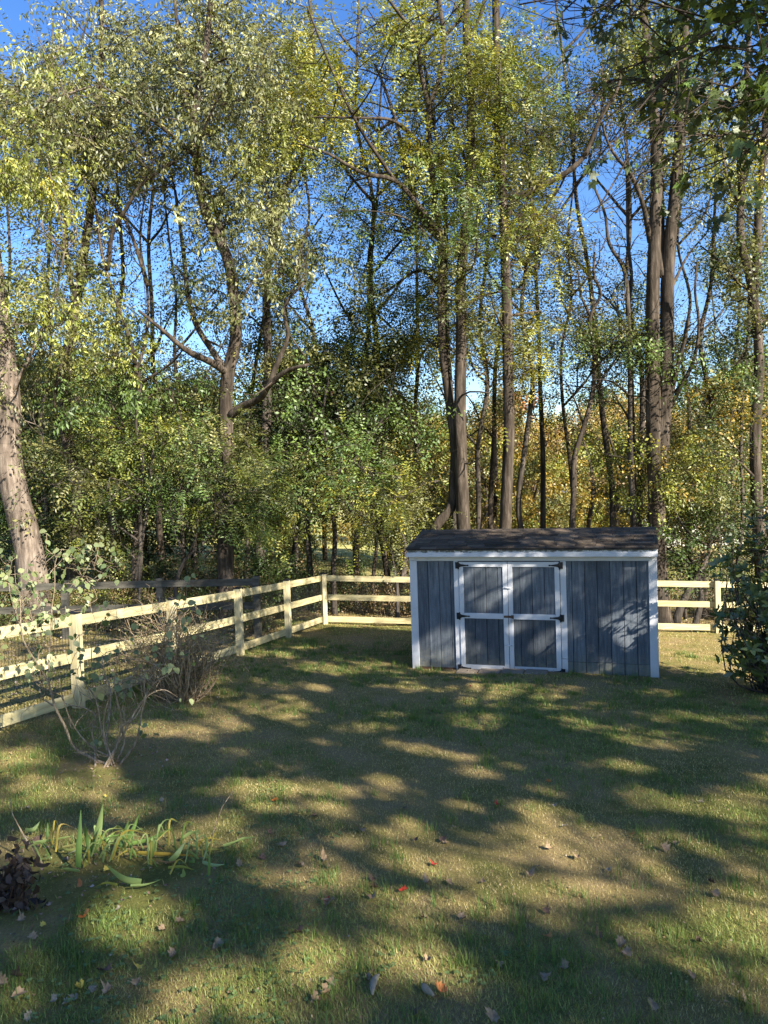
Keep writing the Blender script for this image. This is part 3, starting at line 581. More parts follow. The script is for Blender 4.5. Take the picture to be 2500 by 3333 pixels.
under('understory_tree', 'small twin stemmed dark tree leaning right behind the fence right of the shed', 18.6, (2197, 2035), (2345, 1690),
  [(2290, 1560, 130, 110, 14, ('olive', 'green', 'lime')), (2330, 1700, 130, 120, 12, ('dark', 'green', 'brown')), (2210, 1800, 80, 90, 7, ('dark', 'green'))], 45, kind='small', w=26, extra=[([(2256, 2060), (2282, 1944), (2262, 1850), (2180, 1790), (2150, 1770)], 24, 5, .5), ([(2300, 1776), (2230, 1720), (2170, 1600)], 10, 4, 0)])
under('understory_tree', 'yellow green bushy tree beside the twin trunk, above the right fence', 19.5, (2230, 1950), (2250, 1450),
  [(2250, 1480, 150, 110, 14, ('olive', 'lime', 'gold')), (2190, 1640, 90, 60, 7, ('lime', 'olive')), (2350, 1480, 90, 130, 8, ('gold', 'olive'))], 46, kind='small', w=12, bark=M_bark, lscale=1.1)
under('understory_tree', 'dark green leafy sapling at the far left below the thick trunk', 19.0, (140, 1900), (90, 1480),
  [(110, 1500, 160, 150, 10, ('olive', 'green', 'grey')), (160, 1720, 180, 110, 10, ('dark', 'green', 'olive'))], 47, kind='small', w=14, lscale=1.15)
under('understory_tree', 'slim snag with pale hanging leaves behind the left side of the shed roof', 22, (1215, 1880), (1190, 1300),
  [(1200, 1230, 170, 130, 14, ('olive', 'lime')), (1330, 1180, 110, 130, 10, ('green', 'olive')), (1400, 1440, 70, 110, 8, ('gold', 'brown', 'olive'))], 48, kind='small', w=14, bark=M_bark, lscale=1.1, dead=8)
under('understory_tree', 'olive tree filling the gap between the forked tree and the dark broadleaf tree', 22.5, (960, 1900), (900, 1250),
  [(820, 1290, 150, 120, 11, ('green', 'olive')), (930, 1180, 120, 110, 10, ('olive', 'grey')), (930, 1500, 130, 90, 10, ('green', 'olive'))], 49, kind='small', w=16, lscale=1.15)
under('understory_tree', 'bushy green tree behind the forked trunk at the height of its low limb', 22.5, (640, 1900), (640, 1250),
  [(620, 1290, 150, 110, 11, ('green', 'lime', 'olive')), (500, 1400, 120, 90, 8, ('lime', 'olive'))], 50, kind='pinnate', w=14, lscale=1.15)
# ------------------------------------------------------------ generic background trees (copied)
def crown_mesh(name, trunk_h, H, Rr, nb, nsp, kind, pl, seed, ls, asym=.3):
    g = np.random.default_rng(seed); mb = MB()
    tp = np.array([[0, 0, -.3], [g.normal(0, .1), 0, H*.25], [g.normal(0, .3), g.normal(0, .3), H*.55], [g.normal(0, .5), g.normal(0, .4), H*.92]])
    q, u = smooth_path(tp, 14); rr = .03*H*.55*(1-u*.85)+.015; mb.tube(q, rr, 8, rough=.04)
    Vs, Cs = [], []
    for _ in range(nb):
        z = trunk_h+(H-trunk_h)*g.random()**.9; f = (z-trunk_h)/(H-trunk_h); rad = Rr*math.sin(math.pi*min(1, .18+.8*f))**.6
        a = g.random()*6.283; r = rad*math.sqrt(g.random()); c = np.array([r*math.cos(a)*(1+asym*math.sin(a*2)), r*math.sin(a), z])
        i = np.argmin(np.abs(q[:, 2]-max(trunk_h*.7, z-r*.7))); b = grow(mb, q[i], c, min(rr[i]*.6, .01*np.linalg.norm(c-q[i])+.01), .01, g, 6)
        k = nsp; s = H/12; pos = c+g.normal(0, .42, (k, 3))*s*np.array([1.2, 1.2, .8]); dr = unit(pos-c)+g.normal(0, .4, (k, 3))
        v, cc = sprays(pos, dr, kind, colours(pl[g.integers(len(pl))], k, g)*g.uniform(.7, 1.2), ls, g=g); Vs.append(v); Cs.append(cc)
    return mb.mesh('trunk'), poly_mesh('crown', np.concatenate(Vs), 4, np.concatenate(Cs))
PROTO = [crown_mesh('a', 2.5, 11, 3.6, 60, 26, 'far', ('orange', 'gold', 'olive', 'brown'), 61, .75), crown_mesh('b', 2, 10, 3.4, 60, 26, 'far', ('gold', 'lime', 'olive'), 62, .75),
         crown_mesh('c', 2, 12, 4.0, 70, 28, 'far', ('green', 'olive', 'dark'), 63, .8), crown_mesh('d', 1.2, 9, 3.2, 55, 30, 'far', ('olive', 'lime', 'gold'), 64, .7),
         crown_mesh('e', 3, 10, 2.2, 22, 10, 'far', ('brown', 'gold'), 65, .6)]
FARL = ['orange and rust coloured autumn tree beyond the meadow', 'golden yellow autumn tree beyond the meadow', 'dark green tree beyond the meadow', 'olive yellow round tree beyond the meadow', 'nearly bare tree with few brown leaves beyond the meadow']
def far_tree(px, Y, k, s, rz):
    p = P(px, 1600, Y); root = empty('background_tree', (p[0], Y, float(GZ(p[0], Y))), FARL[k], 'tree', 'trees standing far beyond the meadow: '+FARL[k].split(' tree')[0], rz)
    for nm, me, mt in (('trunk', PROTO[k][0], M_bark), ('crown', PROTO[k][1], M_leaf)):
        o = link(nm, me, mt, root, True); 
    root.scale = (s, s, s*random.uniform(.9, 1.1)); return root
FT = [(1560, 34, 3, .80), (1690, 36, 0, .75), (1780, 40, 3, .8), (1860, 38, 3, .62), (1960, 42, 1, .78), (2050, 44, 3, .75), (2120, 48, 2, .8), (2290, 40, 2, .85), (2380, 36, 1, .78), (2470, 38, 2, .9), (1470, 40, 1, .8), (1370, 37, 3, .78),
      (1260, 42, 1, .78), (1150, 36, 1, .7), (1050, 42, 0, .8), (930, 38, 2, .8), (840, 42, 1, .8), (720, 38, 3, .8), (620, 42, 1, .75), (520, 38, 2, .8), (400, 42, 3, .8), (300, 38, 2, .85), (190, 42, 3, .8), (90, 38, 2, .85), (-20, 40, 2, .9), (-150, 42, 3, .9), (2600, 42, 2, .9), (2720, 38, 1, .9),
      (1910, 32, 4, .75), (2010, 33, 4, .8), (1750, 33, 4, .7), (2230, 34, 4, .8), (1330, 52, 2, 1.0), (1640, 60, 2, 1.0), (1000, 58, 2, 1.1), (700, 60, 2, 1.1), (380, 60, 2, 1.1), (60, 60, 2, 1.1), (2000, 70, 2, 1.2), (2400, 64, 2, 1.1), (1820, 75, 1, 1.1), (2700, 66, 2, 1.1), (2160, 78, 3, 1.2)]
for px in range(-120, 1060, 150): FT.append((px+random.uniform(-25, 25), random.uniform(25, 31), random.choice((2, 3, 3, 4, 1)), random.uniform(.5, .72)))
FT += [(1390, 27, 3, .6), (1750, 29, 3, .6), (2480, 27, 2, .75), (2120, 28, 4, .7), (1600, 30, 4, .8)]
for i, (px, Yt, k, s) in enumerate(FT): far_tree(px, Yt+random.uniform(-1, 1), k, s, random.uniform(0, 6.28))
# ------------------------------------------------------------ brush behind the fences
def bush_mesh(seed, pl, kind='small', ls=1.2, n=520, w=1.0, h=1.3):
    g = np.random.default_rng(seed); mb = MB(); tips = []
    for i in range(26):
        a = g.random()*6.283; r = w*g.random()**.6; e = np.array([r*math.cos(a), r*math.sin(a), h*g.uniform(.5, 1.1)*(1-.4*r/w)])
        q = grow(mb, (g.normal(0, .1), g.normal(0, .1), -.05), e, .012, .003, g, 7, .1, 4); tips.append(q[2:])
        for _ in range(3): s0 = q[g.integers(2, 7)]; tips.append(grow(mb, s0, s0+g.normal(0, .25, 3), .004, .002, g, 4, .05, 3))
    tp = np.concatenate(tips); pos = tp[g.integers(0, len(tp), n)]+g.normal(0, .06, (n, 3)); pos[:, 2] = np.maximum(pos[:, 2], .03)
    dr = unit(pos-np.array([0, 0, h*.4]))+g.normal(0, .4, (n, 3)); P_ = np.concatenate([colours(p, n//len(pl)+1, g) for p in pl])[:n]; g.shuffle(P_)
    v, c = sprays(pos, dr, kind, P_, ls, g=g); return mb.mesh('stems'), poly_mesh('foliage', v, 4, c)
BP = [bush_mesh(71, ('dark', 'dark', 'green')), bush_mesh(72, ('green', 'olive', 'brown')), bush_mesh(73, ('olive', 'lime', 'brown'), n=360), bush_mesh(74, ('brown', 'dark', 'brown'), n=300)]
BL = ['dark green thicket shrub behind the fences', 'mixed green and brown brush behind the fences', 'thin yellow green brush behind the fences', 'dry brown brush behind the fences']
def bush(x, y, k, s, rz):
    root = empty('brush_shrub', (x, y, float(GZ(x, y))), BL[k], 'shrub', 'undergrowth: '+BL[k], rz)
    link('stems', BP[k][0], M_twig if k == 3 else M_barkdark, root, True); link('foliage', BP[k][1], M_leaf, root, True); root.scale = (s, s, s*random.uniform(.8, 1.2))
gb = random.Random(4)
for px in range(-150, 860, 62):
    Yb = gb.uniform(16.3, 18.5); p = P(px, 1900, Yb); bush(p[0], Yb, gb.choice((0, 1, 2, 3)), gb.uniform(.6, .9), gb.uniform(0, 6))
for px in range(-150, 1000, 170):
    Yb = gb.uniform(19.5, 22); p = P(px, 1900, Yb); bush(p[0], Yb, gb.choice((0, 1, 2, 3)), gb.uniform(1.2, 1.6), gb.uniform(0, 6))
for px, Yb, k, s in ((900, 20.5, 0, 1.2), (980, 22, 1, 1.1), (1090, 21, 1, .9), (1180, 20.3, 3, .75), (1250, 20.0, 3, .8), (1310, 20.6, 2, .8), (1150, 24, 0, 1.0), (1400, 22, 1, 1.2), (1480, 21, 3, 1.2), (1600, 21, 3, 1.3), (1560, 24, 3, 1.5), (1700, 22, 1, 1.2), (1800, 24, 2, 1.4), (1900, 22, 0, 1.3), (1990, 21, 0, 1.3), (2080, 23, 2, 1.2),
                     (2240, 21, 2, .5), (2400, 20, 0, .9), (2480, 20.5, 0, 1.2), (2560, 19, 0, 1.2), (2290, 25, 3, 1.1)):
    p = P(px, 1900, Yb); bush(p[0], Yb, k, s, gb.uniform(0, 6))
# ------------------------------------------------------------ houses far off
def house(name, label, px, Y, w, d, h, rh, wall, roof, rz, z0=None):
    p = P(px, 1600, Y); gz = float(GZ(p[0], Y)); root = empty(name, (p[0], Y, gz if z0 is None else z0), label, 'house', rz=rz)
    b = MB(); b.box(-w/2, w/2, -d/2, d/2, -1, h); b.add([(-w/2, -d/2, h), (-w/2, d/2, h), (-w/2, 0, h+rh*.97), (w/2, -d/2, h), (w/2, d/2, h), (w/2, 0, h+rh*.97)], [(0, 2, 1), (3, 4, 5)]); b.build('wall', wall, root, True)
    r = MB(); e = .4
    for s in (-1, 1): r.add([(-w/2-e, s*(d/2+e), h-.1), (w/2+e, s*(d/2+e), h-.1), (w/2+e, 0, h+rh), (-w/2-e, 0, h+rh), (-w/2-e, s*(d/2+e), h-.25), (w/2+e, s*(d/2+e), h-.25), (w/2+e, 0, h+rh-.15), (-w/2-e, 0, h+rh-.15)], [(0, 1, 2, 3), (7, 6, 5, 4), (0, 4, 5, 1), (1, 5, 6, 2), (0, 3, 7, 4)])
    ro = r.build('roof', roof, root, True); c = MB(); c.box(w*.2, w*.2+.7, -.35, .35, h+rh-.6, h+rh+.8); c.build('chimney', M_roofr, ro, True)
    for i in range(4):
        x = -w/2+w*(i+.5)/4; f = MB(); f.box(x-.55, x+.55, -d/2-.06, -d/2-.003, h*.45, h*.8); fr = f.build('window', M_wallw, root, True); q = MB(); q.box(x-.47, x+.47, -d/2-.075, -d/2-.062, h*.45+.08, h*.8-.08); q.build('pane', M_glass, fr, True)
house('farmhouse', 'pale house with reddish brown roof seen between trunks on the right', 2215, 56, 9, 7, 4.6, 1.5, M_wallw, M_roofr, .1)
house('cottage', 'low building with grey roof glimpsed behind the middle of the shed roof', 1800, 50, 8, 6, 2.7, 1.5, M_wallw, M_roofg, -.2)
#SHED
# ------------------------------------------------------------ shed
SZ = -.075; rz = math.atan2(EX[1], EX[0])
shed = empty('garden_shed', (.454, 12.914, SZ), 'slate blue wooden shed with white trim, double doors and dark shingle roof on the lawn', 'shed', rz=rz)
W, D, H = 4.0, 1.95, 1.95
def sb(name, boxes, m, parent=shed, b=.003, cols=None):
    k = MB()
    for i, q in enumerate(boxes): k.box(*q, col=cols[i] if cols else (1, 1, 1), b=b)
    return k.build(name, m, parent, True)
def boards(x0, x1, z0, z1, first, y=-.012, th=.03, sp=.2):
    e = [x0]; x = first
    while x < x1-.015:
        if x > x0+.015: e.append(x)
        x += sp
    e.append(x1); return [(e[i]+.004, e[i+1]-.004, y, y+th, z0, z1) for i in range(len(e)-1)]
def bcols(n, s): g = random.Random(s); return [(g.uniform(.82, 1.15),)*3 for _ in range(n)]
core = MB(); core.box(.02, W-.02, .02, D-.02, .02, 1.93)
core.add([(.02, .02, 1.93), (.02, D-.02, 1.93), (.02, D/2, 2.2), (W-.02, .02, 1.93), (W-.02, D-.02, 1.93), (W-.02, D/2, 2.2)], [(0, 2, 1), (3, 4, 5)])
core.build('wall', M_core, shed, True)
k = MB()
for xa in (-.006, W-.024):
    v = [(x, y, z) for x in (xa, xa+.03) for y, z in ((.02, 1.951), (D-.02, 1.951), (D/2, 2.25))]
    k.add(v, [(0, 2, 1), (3, 4, 5), (0, 1, 4, 3), (1, 2, 5, 4), (2, 0, 3, 5)])
k.build('gable_siding', M_siding, shed, True)
bl = boards(.09, .765, .02, 1.87, .29); sb('siding', bl, M_siding, cols=bcols(len(bl), 1))
bl = boards(2.62, 3.92, .21, 1.87, 2.72); sb('siding', bl, M_siding, cols=bcols(len(bl), 2))
bl = boards(2.62, 3.92, .02, .206, 2.72, y=-.012); t = sb('siding_patch', bl, M_siding, cols=[(1.25, 1.2, 1.0)]*len(bl)); t['label'] = 'paler greenish repair strip along the foot of the right wall'
# side and back siding (planks run along y)
for x, nm in ((-.012, 'side_siding'), (W-.018, 'side_siding')):
    k = MB(); y = .06
    while y < D-.06: k.box(x, x+.03, y+.004, min(y+.2, D-.05)-.004, .02, 1.95, b=.003); y += .2
    k.build(nm, M_siding, shed, True)
bl = boards(.02, W-.02, .02, 1.95, .2, y=D-.018); sb('back_siding', bl, M_siding)
sb('corner_trim', [(-.03, .10, -.032, -.006, -.02, 1.87), (-.034, -.008, -.0, .09, -.02, 1.93)], M_white)
sb('corner_trim', [(3.905, 4.03, -.032, -.006, -.05, 1.87), (4.008, 4.034, -.0, .09, -.05, 1.93)], M_white)
sb('frieze_board', [(-.03, 4.03, -.030, -.004, 1.873, 1.957)], M_white)
sb('door_trim', [(.755, .842, -.034, -.008, -.01, 1.869)], M_white); sb('door_trim', [(2.535, 2.63, -.034, -.008, .26, 1.869), (2.535, 2.63, -.0335, -.0085, -.02, .256)], M_white)
sb('sill_beam', [(.1, 3.9, -.004, .02, -.06, .03)], M_rust)
def door(x0, x1, flip, label):
    d = sb('door', [(x0+.003, x0+.078, -.052, -.022, .0, 1.86), (x1-.082, x1-.003, -.052, -.022, .0, 1.86), (x0+.08, x1-.084, -.051, -.023, 1.772, 1.858), (x0+.08, x1-.084, -.051, -.023, .893, .984), (x0+.08, x1-.084, -.051, -.023, .002, .098)], M_white)
    d['label'] = label
    bl = boards(x0+.07, x1-.07, .06, .93, x0+(.26 if not flip else .20), y=-.036, th=.02)+boards(x0+.07, x1-.07, .94, 1.80, x0+(.26 if not flip else .20), y=-.036, th=.02)
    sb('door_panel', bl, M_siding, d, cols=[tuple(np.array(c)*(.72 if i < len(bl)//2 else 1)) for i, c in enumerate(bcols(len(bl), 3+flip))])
    for z in (.035, .93, 1.80):
        k = MB(); s = -1 if flip else 1; xx = x1 if flip else x0
        pts = [(0, -.02), (0, .075), (-.048, .075), (-.048, -.075), (0, -.075)]
        # butt plate on the jamb, tapering strap on the door, knuckle between
        k.box(min(xx-s*.055, xx-s*.008), max(xx-s*.055, xx-s*.008), -.060, -.034, z-.055, z+.055, b=.002)
        o = [(xx+s*.008, z-.042), (xx+s*.035, z-.024), (xx+s*.14, z-.008), (xx+s*.165, z-.014), (xx+s*.178, z), (xx+s*.165, z+.014), (xx+s*.14, z+.008), (xx+s*.035, z+.024), (xx+s*.008, z+.042)]
        n_ = len(o); vv = [(a, -.0615, b) for a, b in o]+[(a, -.053, b) for a, b in o]
        k.add(vv, [tuple(range(n_)), tuple(range(n_, 2*n_))[::-1]]+[(i, (i+1) % n_, n_+(i+1) % n_, n_+i) for i in range(n_)])
        k.tube([(xx, -.06, z-.065), (xx, -.06, z+.065)], .011, 8); k.build('hinge', M_iron, d, True)
    return d
dl = door(.845, 1.675, 0, 'left door'); dr_ = door(1.678, 2.53, 1, 'right door')
sb('hasp', [(1.60, 1.745, -.064, -.053, .918, .955), (1.725, 1.765, -.07, -.053, .905, .965)], M_rust, shed)
k = MB(); k.box(1.715, 1.755, -.098, -.072, .845, .888, b=.006); a = np.linspace(0, math.pi, 9); k.tube(np.stack([1.735+.013*np.cos(a), 0*a-.085, .887+.026*np.sin(a)], -1), .0035, 6); k.build('padlock', M_steel, shed, True)
for z in (1.42, .45):
    k = MB(); k.box(1.63, 1.715, -.066, -.053, z-.012, z+.012, b=.003); k.tube([(1.61, -.068, z), (1.73, -.068, z)], .006, 6); k.build('slide_bolt', M_white, shed, True)
k = MB(); k.box(-.035, 4.035, -.135, -.115, 2.015, 2.087, b=.003); k.build('fascia', M_fascia, shed, True)
k = MB(); k.box(-.045, 4.045, -.155, -.137, 1.95, 2.02, b=.003); k.box(-.045, 4.045, -.137, -.0, 1.958, 1.968); k.build('fascia', M_white, shed, True)
slope = math.atan2(.27, 1.35)
for x in (-.045, 4.025):
    k = MB()
    for s in (0, 1):
        y0, y1 = (-.113, D/2) if not s else (D+.113, D/2)
        v = []
        for xx in (x, x+.02):
            v += [(xx, y0, 1.98), (xx, y1, 2.22), (xx, y1, 2.32), (xx, y0, 2.085)]
        k.add(v, [(0, 1, 2, 3), (7, 6, 5, 4), (0, 4, 5, 1), (1, 5, 6, 2), (2, 6, 7, 3), (3, 7, 4, 0)])
    k.build('rake_board', M_white, shed, True)
# roof : deck and shingles
roof = MB(); gsh = random.Random(8)
for s in (0, 1):
    y0 = -.165 if not s else D+.165; y1 = D/2; z0 = 2.088; z1 = 2.34
    roof.add([(-.055, y0, z0), (4.055, y0, z0), (4.055, y1, z1), (-.055, y1, z1), (-.055, y0, z0-.018), (4.055, y0, z0-.018), (4.055, y1, z1-.03), (-.055, y1, z1-.03)], [(0, 1, 2, 3), (7, 6, 5, 4), (0, 4, 5, 1), (1, 5, 6, 2), (0, 3, 7, 4)], (.03, .03, .03))
    nr = 10
    for r_ in range(nr):
        f0 = r_/nr; f1 = (r_+1.12)/nr; x = -.06-gsh.random()*.3
        while x < 4.06:
            w_ = .305+gsh.uniform(-.015, .015); a, b = max(x+.004, -.06), min(x+w_-.004, 4.06)
            if b > a+.02:
                sh = gsh.uniform(.5, 1.5); col = (.082*sh, .064*sh, .048*sh); dz = .011+gsh.uniform(-.003, .004); dy = gsh.uniform(-.006, .006)
                ya = y0+(y1-y0)*f0+(-dy if s else dy); yb = y0+(y1-y0)*min(f1, 1); za = z0+(z1-z0)*f0+dz; zb = z0+(z1-z0)*min(f1, 1)+.004
                roof.add([(a, ya, za), (b, ya, za), (b, yb, zb), (a, yb, zb), (a, ya, za-.008), (b, ya, za-.008)], [(0, 1, 2, 3) if not s else (3, 2, 1, 0), (4, 5, 1, 0)], col)
            x += w_
x = -.06
while x < 4.05:
    sh = gsh.uniform(.8, 1.3); b = min(x+.2, 4.065); c = (.088*sh, .069*sh, .052*sh)
    roof.add([(x, D/2-.13, 2.322), (x, D/2, 2.360), (x, D/2+.13, 2.322), (b, D/2-.13, 2.318), (b, D/2, 2.354), (b, D/2+.13, 2.318), (x, D/2-.13, 2.312), (b, D/2-.13, 2.308)], [(0, 1, 4, 3), (1, 2, 5, 4), (6, 0, 3, 7), (0, 6, 1), (1, 6, 2)], c); x += .19
roof.build('roof', M_shingle, shed, True)
# stepping pavers and litter in front of the doors
for i in range(4):
    u = 1.0+i*.38; k = MB(); k.box(-.18, .18, -.14, .14, -.04, .02, b=.01); x = .454+EX[0]*u-EY[0]*.27; y = 12.914+EX[1]*u-EY[1]*.27
    o = k.build('paver', M_paver); o.location = (x, y, float(GZ(x, y))+.004); o.rotation_euler.z = rz+random.uniform(-.05, .05); tag(o, 'flat tan paver sunk in the ground before the shed doors', 'paver', 'pavers before the shed doors')
#FENCE
# ------------------------------------------------------------ fences
def post_mesh(h, w=.115):
    k = MB(); k.box(-w/2, w/2, -w/2, w/2, -.3, h, b=.004); return k.mesh('post')
def cap_mesh(w=.13):
    k = MB(); a = w/2; k.box(-a, a, -a, a, 0, .015); k.add([(-a, -a, .015), (a, -a, .015), (a, a, .015), (-a, a, .015), (0, 0, .045)], [(0, 1, 4), (1, 2, 4), (2, 3, 4), (3, 0, 4)]); return k.mesh('post_cap')
PMm, PCm = post_mesh(1.22), cap_mesh()
def rail(name, root, A, B, z0, z1, th, off, mt, seed):
    A = Vector(A); B = Vector(B); d = B-A; L = math.hypot(d.x, d.y); ang = math.atan2(d.y, d.x); g = random.Random(seed)
    k = MB(); n = 1; sl = (B.z-A.z)/L; c = g.uniform(.88, 1.1)
    v = []
    for x in (0, L):
        for y in (-th/2, th/2):
            for z in (z0, z1): v.append((x, y+off, z+sl*x))
    k.add(v, [(0, 1, 3, 2), (4, 6, 7, 5), (0, 4, 5, 1), (2, 3, 7, 6), (0, 2, 6, 4), (1, 5, 7, 3)], (c, c, c))
    o = k.build(name, mt, root, True); o.location = A-root.location; o.rotation_euler.z = ang; return o
def fence(name, label, pts, mt, mtp, rails, h, wire=True, pw=.115, caps=True, off=.0, seed=1):
    root = empty(name, pts[0], label, 'fence'); pm = post_mesh(h, pw)
    for i, p in enumerate(pts):
        o = link('post', pm, mtp, root, True); o.location = Vector(p)-root.location; q = pts[min(i+1, len(pts)-1)]; r = pts[max(i-1, 0)]; o.rotation_euler.z = math.atan2(q[1]-r[1], q[0]-r[0]); o.rotation_euler.x = random.uniform(-.008, .008)
        if caps: c = link('post_cap', PCm, M_iron, o, True); c.location = (0, 0, h)
    for i in range(len(pts)-1):
        A, B = np.array(pts[i]), np.array(pts[i+1]); t = unit(B-A)
        for j, (z0, z1) in enumerate(rails): rail('rail', root, A+t*.0, B-t*.0, z0, z1, .03, off, mt, seed*100+i*5+j)
    if wire:
        k = MB()
        for i in range(len(pts)-1):
            A, B = np.array(pts[i]), np.array(pts[i+1]); L = np.linalg.norm(B-A); t = (B-A)/L; nrm = np.array([-t[1], t[0], 0])*(.045+off); n = int(L/.051)
            for j in range(n):
                p = A+t*(j+.5)*L/n+nrm; k.box(p[0]-.0018, p[0]+.0018, p[1]-.0018, p[1]+.0018, p[2]+.03, p[2]+1.12)
            for z in np.arange(.06, 1.13, .10):
                a = A+nrm+(0, 0, z); b = B+nrm+(0, 0, z); k.tube([a, b], .0015, 4)
        k.build('wire_mesh', M_wire, root)
        k = MB()
        for p in pts[1:-1]: k.box(p[0]-.02, p[0]+.02, p[1]+.05, p[1]+.075, p[2], p[2]+1.13)
        k.build('batten', mtp, root)
    return root
pA = G(257, 2303); pB = G(783, 2132); pC = G(940, 2074); pD = G(1057, 2031); pE = G(2337, 2060)
pAB = (pA+pB)/2; pAB[2] = float(GZ(*pAB[:2])); pZ = pA+(pA-pAB); pZ[2] = float(GZ(*pZ[:2])); pY = pZ+(pA-pAB); pY[2] = float(GZ(*pY[:2]))
LP = [pY, pZ, pA, pAB, pB, pC, pD]; n = 4
for i in range(1, n+1):
    q = pD+(pE-pD)*i/n; q[2] = float(GZ(*q[:2])); LP.append(q)
q = pE+(pE-pD)/n; q[2] = float(GZ(*q[:2])); LP.append(q); q = q+(pE-pD)/n; LP.append(q)
fence('rail_fence', 'new pale pine three rail fence with wire mesh, left of and behind the shed', [tuple(p) for p in LP], M_pine, M_pinepost, [(.05, .185), (.585, .72), (1.05, 1.185)], 1.22, off=.05)
o1 = P(838, 2085, 15.0); pts = []
for px, Yy in ((838, 15.0), (525, 15.2), (215, 15.3), (-95, 15.4), (-405, 15.5)):
    p = P(px, 2000, Yy); pts.append((p[0], Yy, .10+.0*Yy))
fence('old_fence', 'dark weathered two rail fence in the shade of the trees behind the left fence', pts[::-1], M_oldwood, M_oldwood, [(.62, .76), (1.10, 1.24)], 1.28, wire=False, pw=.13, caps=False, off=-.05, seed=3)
#SHRUBS
# ------------------------------------------------------------ foreground shrubs
def heart_sprays(mb, pos, dr, size, cols, g):
    pass
def px_path(pts, Y, d=0): n = len(pts); return [P(a, b, Y+d*i/(n-1)) for i, (a, b) in enumerate(pts)]
def crop2(pts): return [(a/2.074, 1700+b/2.074) for a, b in pts]
g = np.random.default_rng(91); mb = MB(); YS = 7.25; sb0 = G(355, 2495)
ST = [([(740, 1650), (620, 1590), (510, 1530), (440, 1380), (370, 1240), (330, 1090), (280, 1000), (230, 920), (185, 850), (150, 770), (140, 650), (138, 520)], .016, -.4),
      ([(740, 1650), (640, 1500), (620, 1380), (650, 1320), (590, 1260), (500, 1240), (440, 1220), (400, 1150)], .013, .3), ([(750, 1650), (720, 1480), (740, 1300), (745, 1130), (700, 1000), (690, 900)], .014, .5),
      ([(760, 1660), (790, 1500), (820, 1330), (790, 1200), (770, 1080), (790, 1000)], .015, -.2), ([(790, 1660), (850, 1400), (920, 1270), (1000, 1170), (1100, 1130), (1200, 1180)], .013, .3),
      ([(860, 1640), (910, 1500), (960, 1280), (1000, 1150), (1050, 1080), (1180, 1010)], .014, -.3), ([(800, 1650), (840, 1480), (830, 1380), (900, 1330), (990, 1150), (1020, 1040)], .012, .1),
      ([(700, 1640), (560, 1540), (480, 1600)], .007, .1), ([(700, 1630), (600, 1500), (480, 1340), (430, 1200), (410, 1100), (450, 1010)], .011, -.3), ([(740, 1650), (690, 1420), (640, 1180), (560, 1060), (540, 900), (535, 760)], .010, .2),
      ([(760, 1650), (700, 1400), (735, 1200), (840, 1060), (930, 1000)], .010, -.2), ([(330, 1090), (330, 960), (340, 780), (350, 600), (370, 430), (380, 250), (420, 180)], .009, 0), ([(280, 1000), (260, 880), (310, 790), (250, 800), (160, 790)], .006, 0),
      ([(620, 1010), (620, 850), (650, 700), (620, 600)], .006, .1), ([(360, 1240), (300, 1200), (250, 1185)], .009, 0), ([(138, 700), (90, 560), (60, 400), (80, 260)], .007, .1), ([(140, 560), (250, 400), (340, 310)], .007, -.1)]
tips = []
sroot = empty('leggy_shrub', sb0, 'leggy shrub with crooked bare stems and large pale green leaves in the left foreground', 'shrub')
for pts, r, dY in ST:
    y0 = YS
    if tips and pts[0][1] < 1500: 
        a = P(*crop2([pts[0]])[0], YS); y0 = min((q for t in tips for q in t), key=lambda q: np.linalg.norm((q-a)*(1, .3, 1)))[1]
    q = px_path(crop2(pts), y0, dY)
    if pts[0][1] > 1600: q[0][:2] = sb0[:2]+g.normal(0, .09, 2); q[0][2] = sb0[2]-.03
    q, u = smooth_path(q, 26); mb.tube(q, r*.95*(1-.72*u), 7, rough=.04); tips.append(q)
for _ in range(170):
    t = tips[g.integers(len(tips))]; s0 = t[g.integers(len(t)//5, len(t))]; tips.append(grow(mb, s0, s0+unit(g.normal(0, 1, 3)+(0, 0, .3))*g.uniform(.12, .42), .004, .002, g, 5, .1, 4))
mb.build('stems', M_twig, sroot)
Lc = [(390, 210), (370, 330), (440, 350), (460, 240), (480, 290), (430, 420), (340, 540), (440, 460), (345, 600), (440, 610), (370, 690), (390, 700), (270, 830), (330, 780), (300, 960), (270, 990), (510, 760), (560, 740), (500, 850), (570, 830), (110, 230), (60, 300), (30, 180), (130, 420), (200, 430), (220, 360), (90, 360), (60, 530),
      (270, 540), (580, 570), (660, 550), (680, 620), (690, 680), (1150, 680), (1190, 650), (1240, 600), (1290, 640), (1270, 400), (1300, 380), (1240, 480), (1220, 520), (1240, 690), (640, 960), (690, 920), (620, 1030), (760, 880), (560, 1060), (790, 1040), (720, 1140), (840, 1110), (880, 1090), (380, 1110), (1000, 1060), (660, 1490), (670, 1510), (560, 1500),
      (640, 980), (700, 860), (1060, 960), (1040, 860), (1260, 1190), (950, 1440), (960, 1390), (20, 380), (10, 250), (150, 330), (250, 480), (330, 470), (420, 560), (470, 440), (1100, 600), (1180, 560), (1310, 560), (1330, 620)]
pos = np.array([P(*crop2([c])[0], YS+g.normal(0, .16)) for c in Lc]); pos = np.concatenate([np.repeat(pos, 2, 0)+g.normal(0, .035, (len(Lc)*2, 3)), np.concatenate([t[-3:] for t in tips[17:] if t[-1][2] > 1.3 and g.random() < .62])])
AP_ = np.concatenate(tips)
for p in pos[::2]:
    i = np.argmin(np.linalg.norm(AP_-p, axis=1)); 
    if np.linalg.norm(AP_[i]-p) > .05: k_ = MB(); mb2 = grow(k_, AP_[i], p, .0035, .002, g, 5, .1, 4); k_.build('twig', M_twig, sroot)

